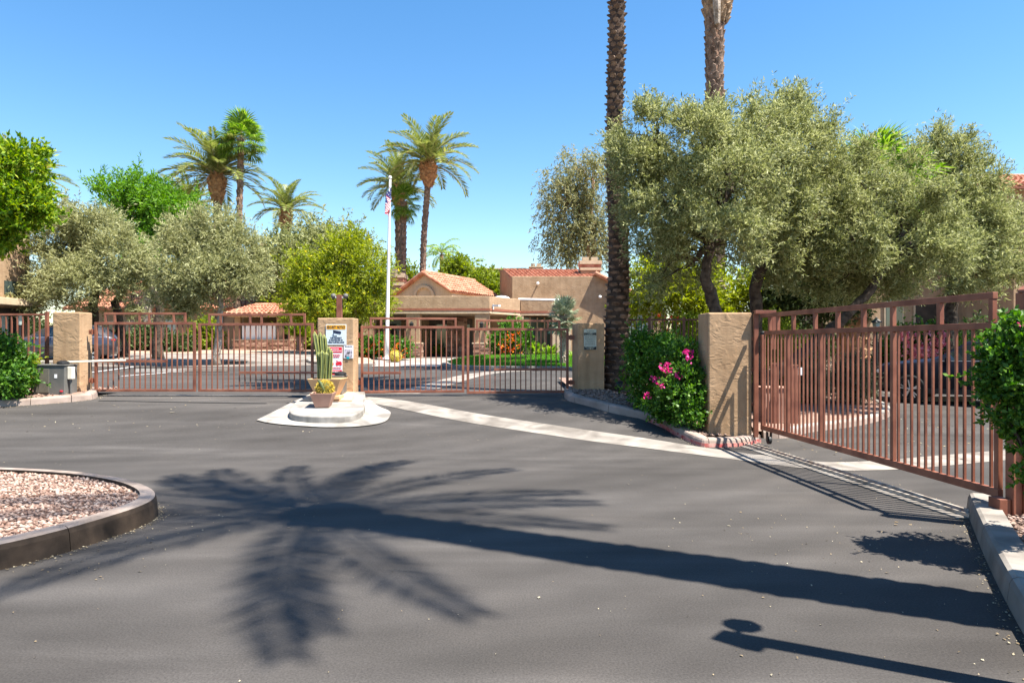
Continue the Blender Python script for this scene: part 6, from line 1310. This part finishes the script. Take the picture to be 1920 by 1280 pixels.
# ================================================================== SHRUBS AND FLOWERS
def S(px, Y): x = (px - 960) * Y / F; return x
def fl_spots(L): return [tuple(W(a, b_, Y)) for a, b_, Y in L]
shrub('bougainvillea', 'dark green bougainvillea with magenta flowers beside the wide pillar', (S(1262, 11.5), 11.5, g(S(1262, 11.5), 11.5) + 0.1),
      [lp(1225, 670, 12.6, 45, 38), lp(1215, 720, 12.4, 32, 45), lp(1262, 690, 12.0, 42, 50), lp(1282, 735, 11.2, 32, 55), lp(1255, 760, 11.5, 35, 32), lp(1290, 780, 11.0, 22, 26), lp(1200, 650, 12.8, 22, 26), lp(1285, 680, 11.4, 22, 30)],
      L_HEDGE, 31, 420, 8, 9, 0.06, 0.036, 0.15, 0.055, flowers=[(L_PINK, fl_spots([(1249, 692, 11.5), (1255, 688, 11.5), (1246, 697, 11.5), (1290, 666, 11.2), (1295, 662, 11.2), (1283, 686, 11.2), (1240, 718, 11.4), (1244, 715, 11.4), (1270, 704, 11.0), (1226, 712, 11.6), (1251, 683, 11.2), (1243, 690, 11.2), (1292, 670, 10.9), (1286, 660, 10.9), (1240, 722, 11.0), (1212, 742, 11.4), (1254, 694, 11.1)]), 16, 0.026, 0.05)], group='flowering shrubs', stems=9)
shrub('hedge_bush', 'glossy green bush at the right edge before the thick post', (4.0, 4.95, 0.12), [lp(1905, 690, 4.95, 42, 62), lp(1935, 640, 4.95, 50, 42), lp(1990, 720, 4.9, 100, 120), lp(1915, 770, 4.95, 36, 60), lp(1945, 845, 4.95, 34, 60), lp(1882, 665, 5.0, 22, 26)], L_HEDGE, 32, 300, 9, 10, 0.042, 0.026, 0.09, 0.05, flowers=[(L_PINK, fl_spots([(1914, 607, 4.8), (1918, 610, 4.8)]), 5, 0.008, 0.022)], group='hedge bushes', stems=14, sr=0.014, inner=0.3)
shrub('hedge_bush', 'glossy green bush at the left edge before the iron fence', G3(10, 13.2, 0.1), [lp(6, 676, 13.2, 34, 34), lp(-30, 690, 13.2, 50, 56), lp(28, 694, 13.3, 16, 30), lp(5, 715, 13.1, 45, 28), lp(-80, 680, 13.2, 50, 65)], L_HEDGE, 33, 260, 9, 10, 0.075, 0.045, 0.18, 0.08, group='hedge bushes', stems=8)
shrub('dry_shrub', 'sparse yellowish shrub between the left bush and grey cabinet', G3(52, 13.7, 0.1), [lp(48, 710, 13.7, 20, 30), lp(58, 690, 13.8, 10, 20)], L_PALO, 34, 50, 8, 8, 0.06, 0.03, 0.16, 0.06, stems=6)
for px, lab, sd in ((1516, 'left clipped grey shrub behind the sliding gate', 35), (1601, 'right clipped grey shrub behind the sliding gate', 36)):
    shrub('clipped_shrub', lab, G3(px, 16.0, 0.1), [lp(px, 712, 16, 32, 42), lp(px - 10, 730, 16, 24, 26), lp(px + 10, 725, 16, 24, 30)], L_GREY, sd, 170, 12, 9, 0.07, 0.016, 0.2, 0.05, group='clipped grey shrubs', inner=0.5, stems=16, sr=0.02, up=0.6)
shrub('lime_shrub', 'loose yellow green shrub behind the guide frame and utility box', G3(1450, 16.6, 0.1), [lp(1435, 640, 16.6, 26, 45), lp(1475, 660, 16.6, 34, 50), lp(1440, 715, 16.4, 26, 32), lp(1490, 705, 16.8, 20, 30)], L_LIME, 37, 130, 8, 9, 0.09, 0.035, 0.25, 0.1, group='yellow green shrubs')
shrub('bougainvillea', 'pink flowered shrub behind the dark navy car', G3(1712, 21, 0.1), [lp(1700, 645, 21, 30, 28), lp(1740, 640, 21, 34, 26), lp(1720, 670, 21, 40, 26), lp(1780, 650, 21.5, 30, 30)], L_HEDGE, 38, 150, 9, 8, 0.12, 0.06, 0.25, 0.12, flowers=[(L_PINK2, [tuple(W(1680 + 90 * random.Random(i).random(), 622 + 45 * random.Random(i + 99).random(), 20.15)) for i in range(30)], 14, 0.08, 0.11)], group='flowering shrubs')
shrub('lime_shrub', 'yellow green shrub behind the dark fence by the big palm', G3(1262, 16.8, 0.1), [lp(1270, 645, 16.8, 34, 40), lp(1215, 690, 16.6, 20, 35), lp(1300, 630, 16.8, 24, 34)], L_LIME, 39, 90, 8, 9, 0.09, 0.035, 0.25, 0.1, flowers=[(L_ORANGE, fl_spots([(1238, 595, 16.6), (1252, 622, 16.6), (1262, 598, 16.6)]), 12, 0.06, 0.08)], group='yellow green shrubs')
shrub('lantana_bush', 'orange flowered bush left of the flagpole foot', G3(702, 35, 0.1), [lp(700, 655, 35, 22, 16), lp(715, 648, 35, 14, 12)], L_HEDGE, 40, 80, 9, 8, 0.14, 0.07, 0.25, 0.12, flowers=[(L_ORANGE, [tuple(W(682 + 42 * random.Random(i).random(), 640 + 30 * random.Random(i + 9).random(), 34.4)) for i in range(26)], 4, 0.04, 0.085)], group='orange flowered bushes')
shrub('lantana_bush', 'orange flowered bush right of the flagpole foot', G3(748, 35, 0.1), [lp(742, 655, 35, 15, 15), lp(756, 656, 35, 10, 15)], L_HEDGE, 41, 60, 9, 8, 0.14, 0.07, 0.25, 0.12, flowers=[(L_ORANGE, [tuple(W(732 + 30 * random.Random(i).random(), 642 + 28 * random.Random(i + 9).random(), 34.4)) for i in range(18)], 4, 0.04, 0.085)], group='orange flowered bushes')
shrub('lantana_bush', 'large orange flowered bush beside the clubhouse lawn', G3(955, 32.5, 0.1), [lp(952, 640, 32.5, 25, 30), lp(970, 630, 33, 22, 22), lp(945, 660, 32.4, 18, 16)], L_HEDGE, 42, 130, 10, 8, 0.14, 0.07, 0.28, 0.13, flowers=[(L_ORANGE, [tuple(W(934 + 44 * random.Random(i).random(), 622 + 54 * random.Random(i + 9).random(), 31.6)) for i in range(48)], 4, 0.05, 0.085)], group='orange flowered bushes')
bx, by = S(741, 32.2), 32.2
t = thing('barrel_cactus', 'golden barrel cactus in the ground below the flagpole', 'cactus', (bx, by, g(bx, by) + 0.08)); bz = g(bx, by) + 0.36
part(t, 'cactus_body', M_CACY, lambda b: ribbed(b, (bx, by, bz - 0.06), 0.23))
u = unit(rg.normal(size=(900, 3))); quads_mesh('spines', leaf_quads(rg, np.array([bx, by, bz - 0.06]) + u * 0.24, u + rg.normal(size=u.shape) * .7, 0.1, 0.02), M_SPINE, t)
def cycad(label, px, row, Y, r, n, mat_, name='cycad', seed=0):
    base = G3(px, Y, 0.1); t = thing(name, label, 'plant', base, group='spiky plants'); rng = np.random.default_rng(seed)
    az = rng.uniform(0, 6.28, n); el = rng.uniform(0.25, 1.35, n); V = []
    for a, e in zip(az, el):
        p = np.array(base); d = np.array([math.cos(a) * math.cos(e), math.sin(a) * math.cos(e), math.sin(e)]); L = r * rng.uniform(0.7, 1.1)
        s = np.array([-math.sin(a), math.cos(a), 0]) * L * 0.045; m1 = p + d * L * 0.6; tip = p + d * L + np.array([0, 0, -0.25 * L])
        V += [[p - s * .4, p + s * .4, m1 + s, m1 - s], [m1 - s, m1 + s, tip + s * .1, tip - s * .1]]
    quads_mesh('blades', np.array(V), mat_, t)
    b = MB(); b.lathe([(r * 0.12, -0.1), (r * 0.14, 0.1), (r * 0.08, 0.25)], 8, base); b.build('crown_base', M_BARK, t)
for i, (px, row, Y, r, n, lab) in enumerate([(1005, 655, 33, 1.25, 90, 'tall spiky plant right of the large orange bush'), (1030, 660, 32.5, 1.2, 90, 'spiky plant left of the silvery fan palm'), (990, 670, 31.8, 0.6, 50, 'low grey spiky plant at the lawn edge'), (1074, 665, 30, 0.9, 60, 'spiky plant right of the silvery fan palm'), (745, 662, 33.4, 0.7, 50, 'small agave behind the golden barrel cactus'), (820, 640, 42, 1.1, 60, 'potted fern in the clubhouse porch')]):
    cycad(lab, px, row, Y, r, n, L_GREY if 'grey' in lab or 'agave' in lab else L_FAN, 'spiky_plant', i)
# background planting on the left behind the gates
for i, (px, row, Y, rx, rz, m, lab) in enumerate([(120, 640, 40, 60, 26, L_DARK, 'dark shrub mass behind the grey blue car'), (255, 650, 42, 30, 18, L_DARK, 'dark low shrub before the left building wall'), (285, 642, 40, 12, 16, L_DARK, 'green shrub darkened for shade beside the pale window'), (330, 655, 38, 22, 7, L_DARK, 'low green shrub darkened for shade before the building wall'), (384, 632, 42, 8, 20, L_LIME, 'lime green bush left of the kiosk'), (20, 640, 38, 60, 40, L_DARK, 'dark shrub mass behind the left fence'), (590, 625, 43, 20, 34, L_LIME, 'lime green shrub right of the kiosk'), (655, 625, 42, 26, 34, L_DARK, 'dark shrub between the signed pillar and clubhouse'), (668, 665, 36, 8, 10, L_LIME, 'small yellow green tuft beside the clubhouse pier'), (1500, 640, 24, 60, 40, L_DARK, 'dark shrub behind the clipped grey shrubs'), (1655, 690, 22, 22, 40, L_DARK, 'dark shrub behind the black lantern post'), (1330, 640, 20, 60, 50, L_DARK, 'dark shrub behind the wide pillar'), (1850, 650, 24, 80, 46, L_DARK, 'dark shrub behind the roof of the navy car')]):  # low green shrubs on the left: shading put into the darker leaf colour
    shrub('background_shrub', lab, G3(px, Y, 0.05), [lp(px, row, Y, rx, rz), lp(px - rx * .5, row + rz * .3, Y, rx * .6, rz * .7), lp(px + rx * .5, row + rz * .2, Y, rx * .6, rz * .8)], m, 60 + i, 110, 9, 9, 0.0056 * Y, 0.0024 * Y, 0.011 * Y, 0.006 * Y, group='background shrubs')
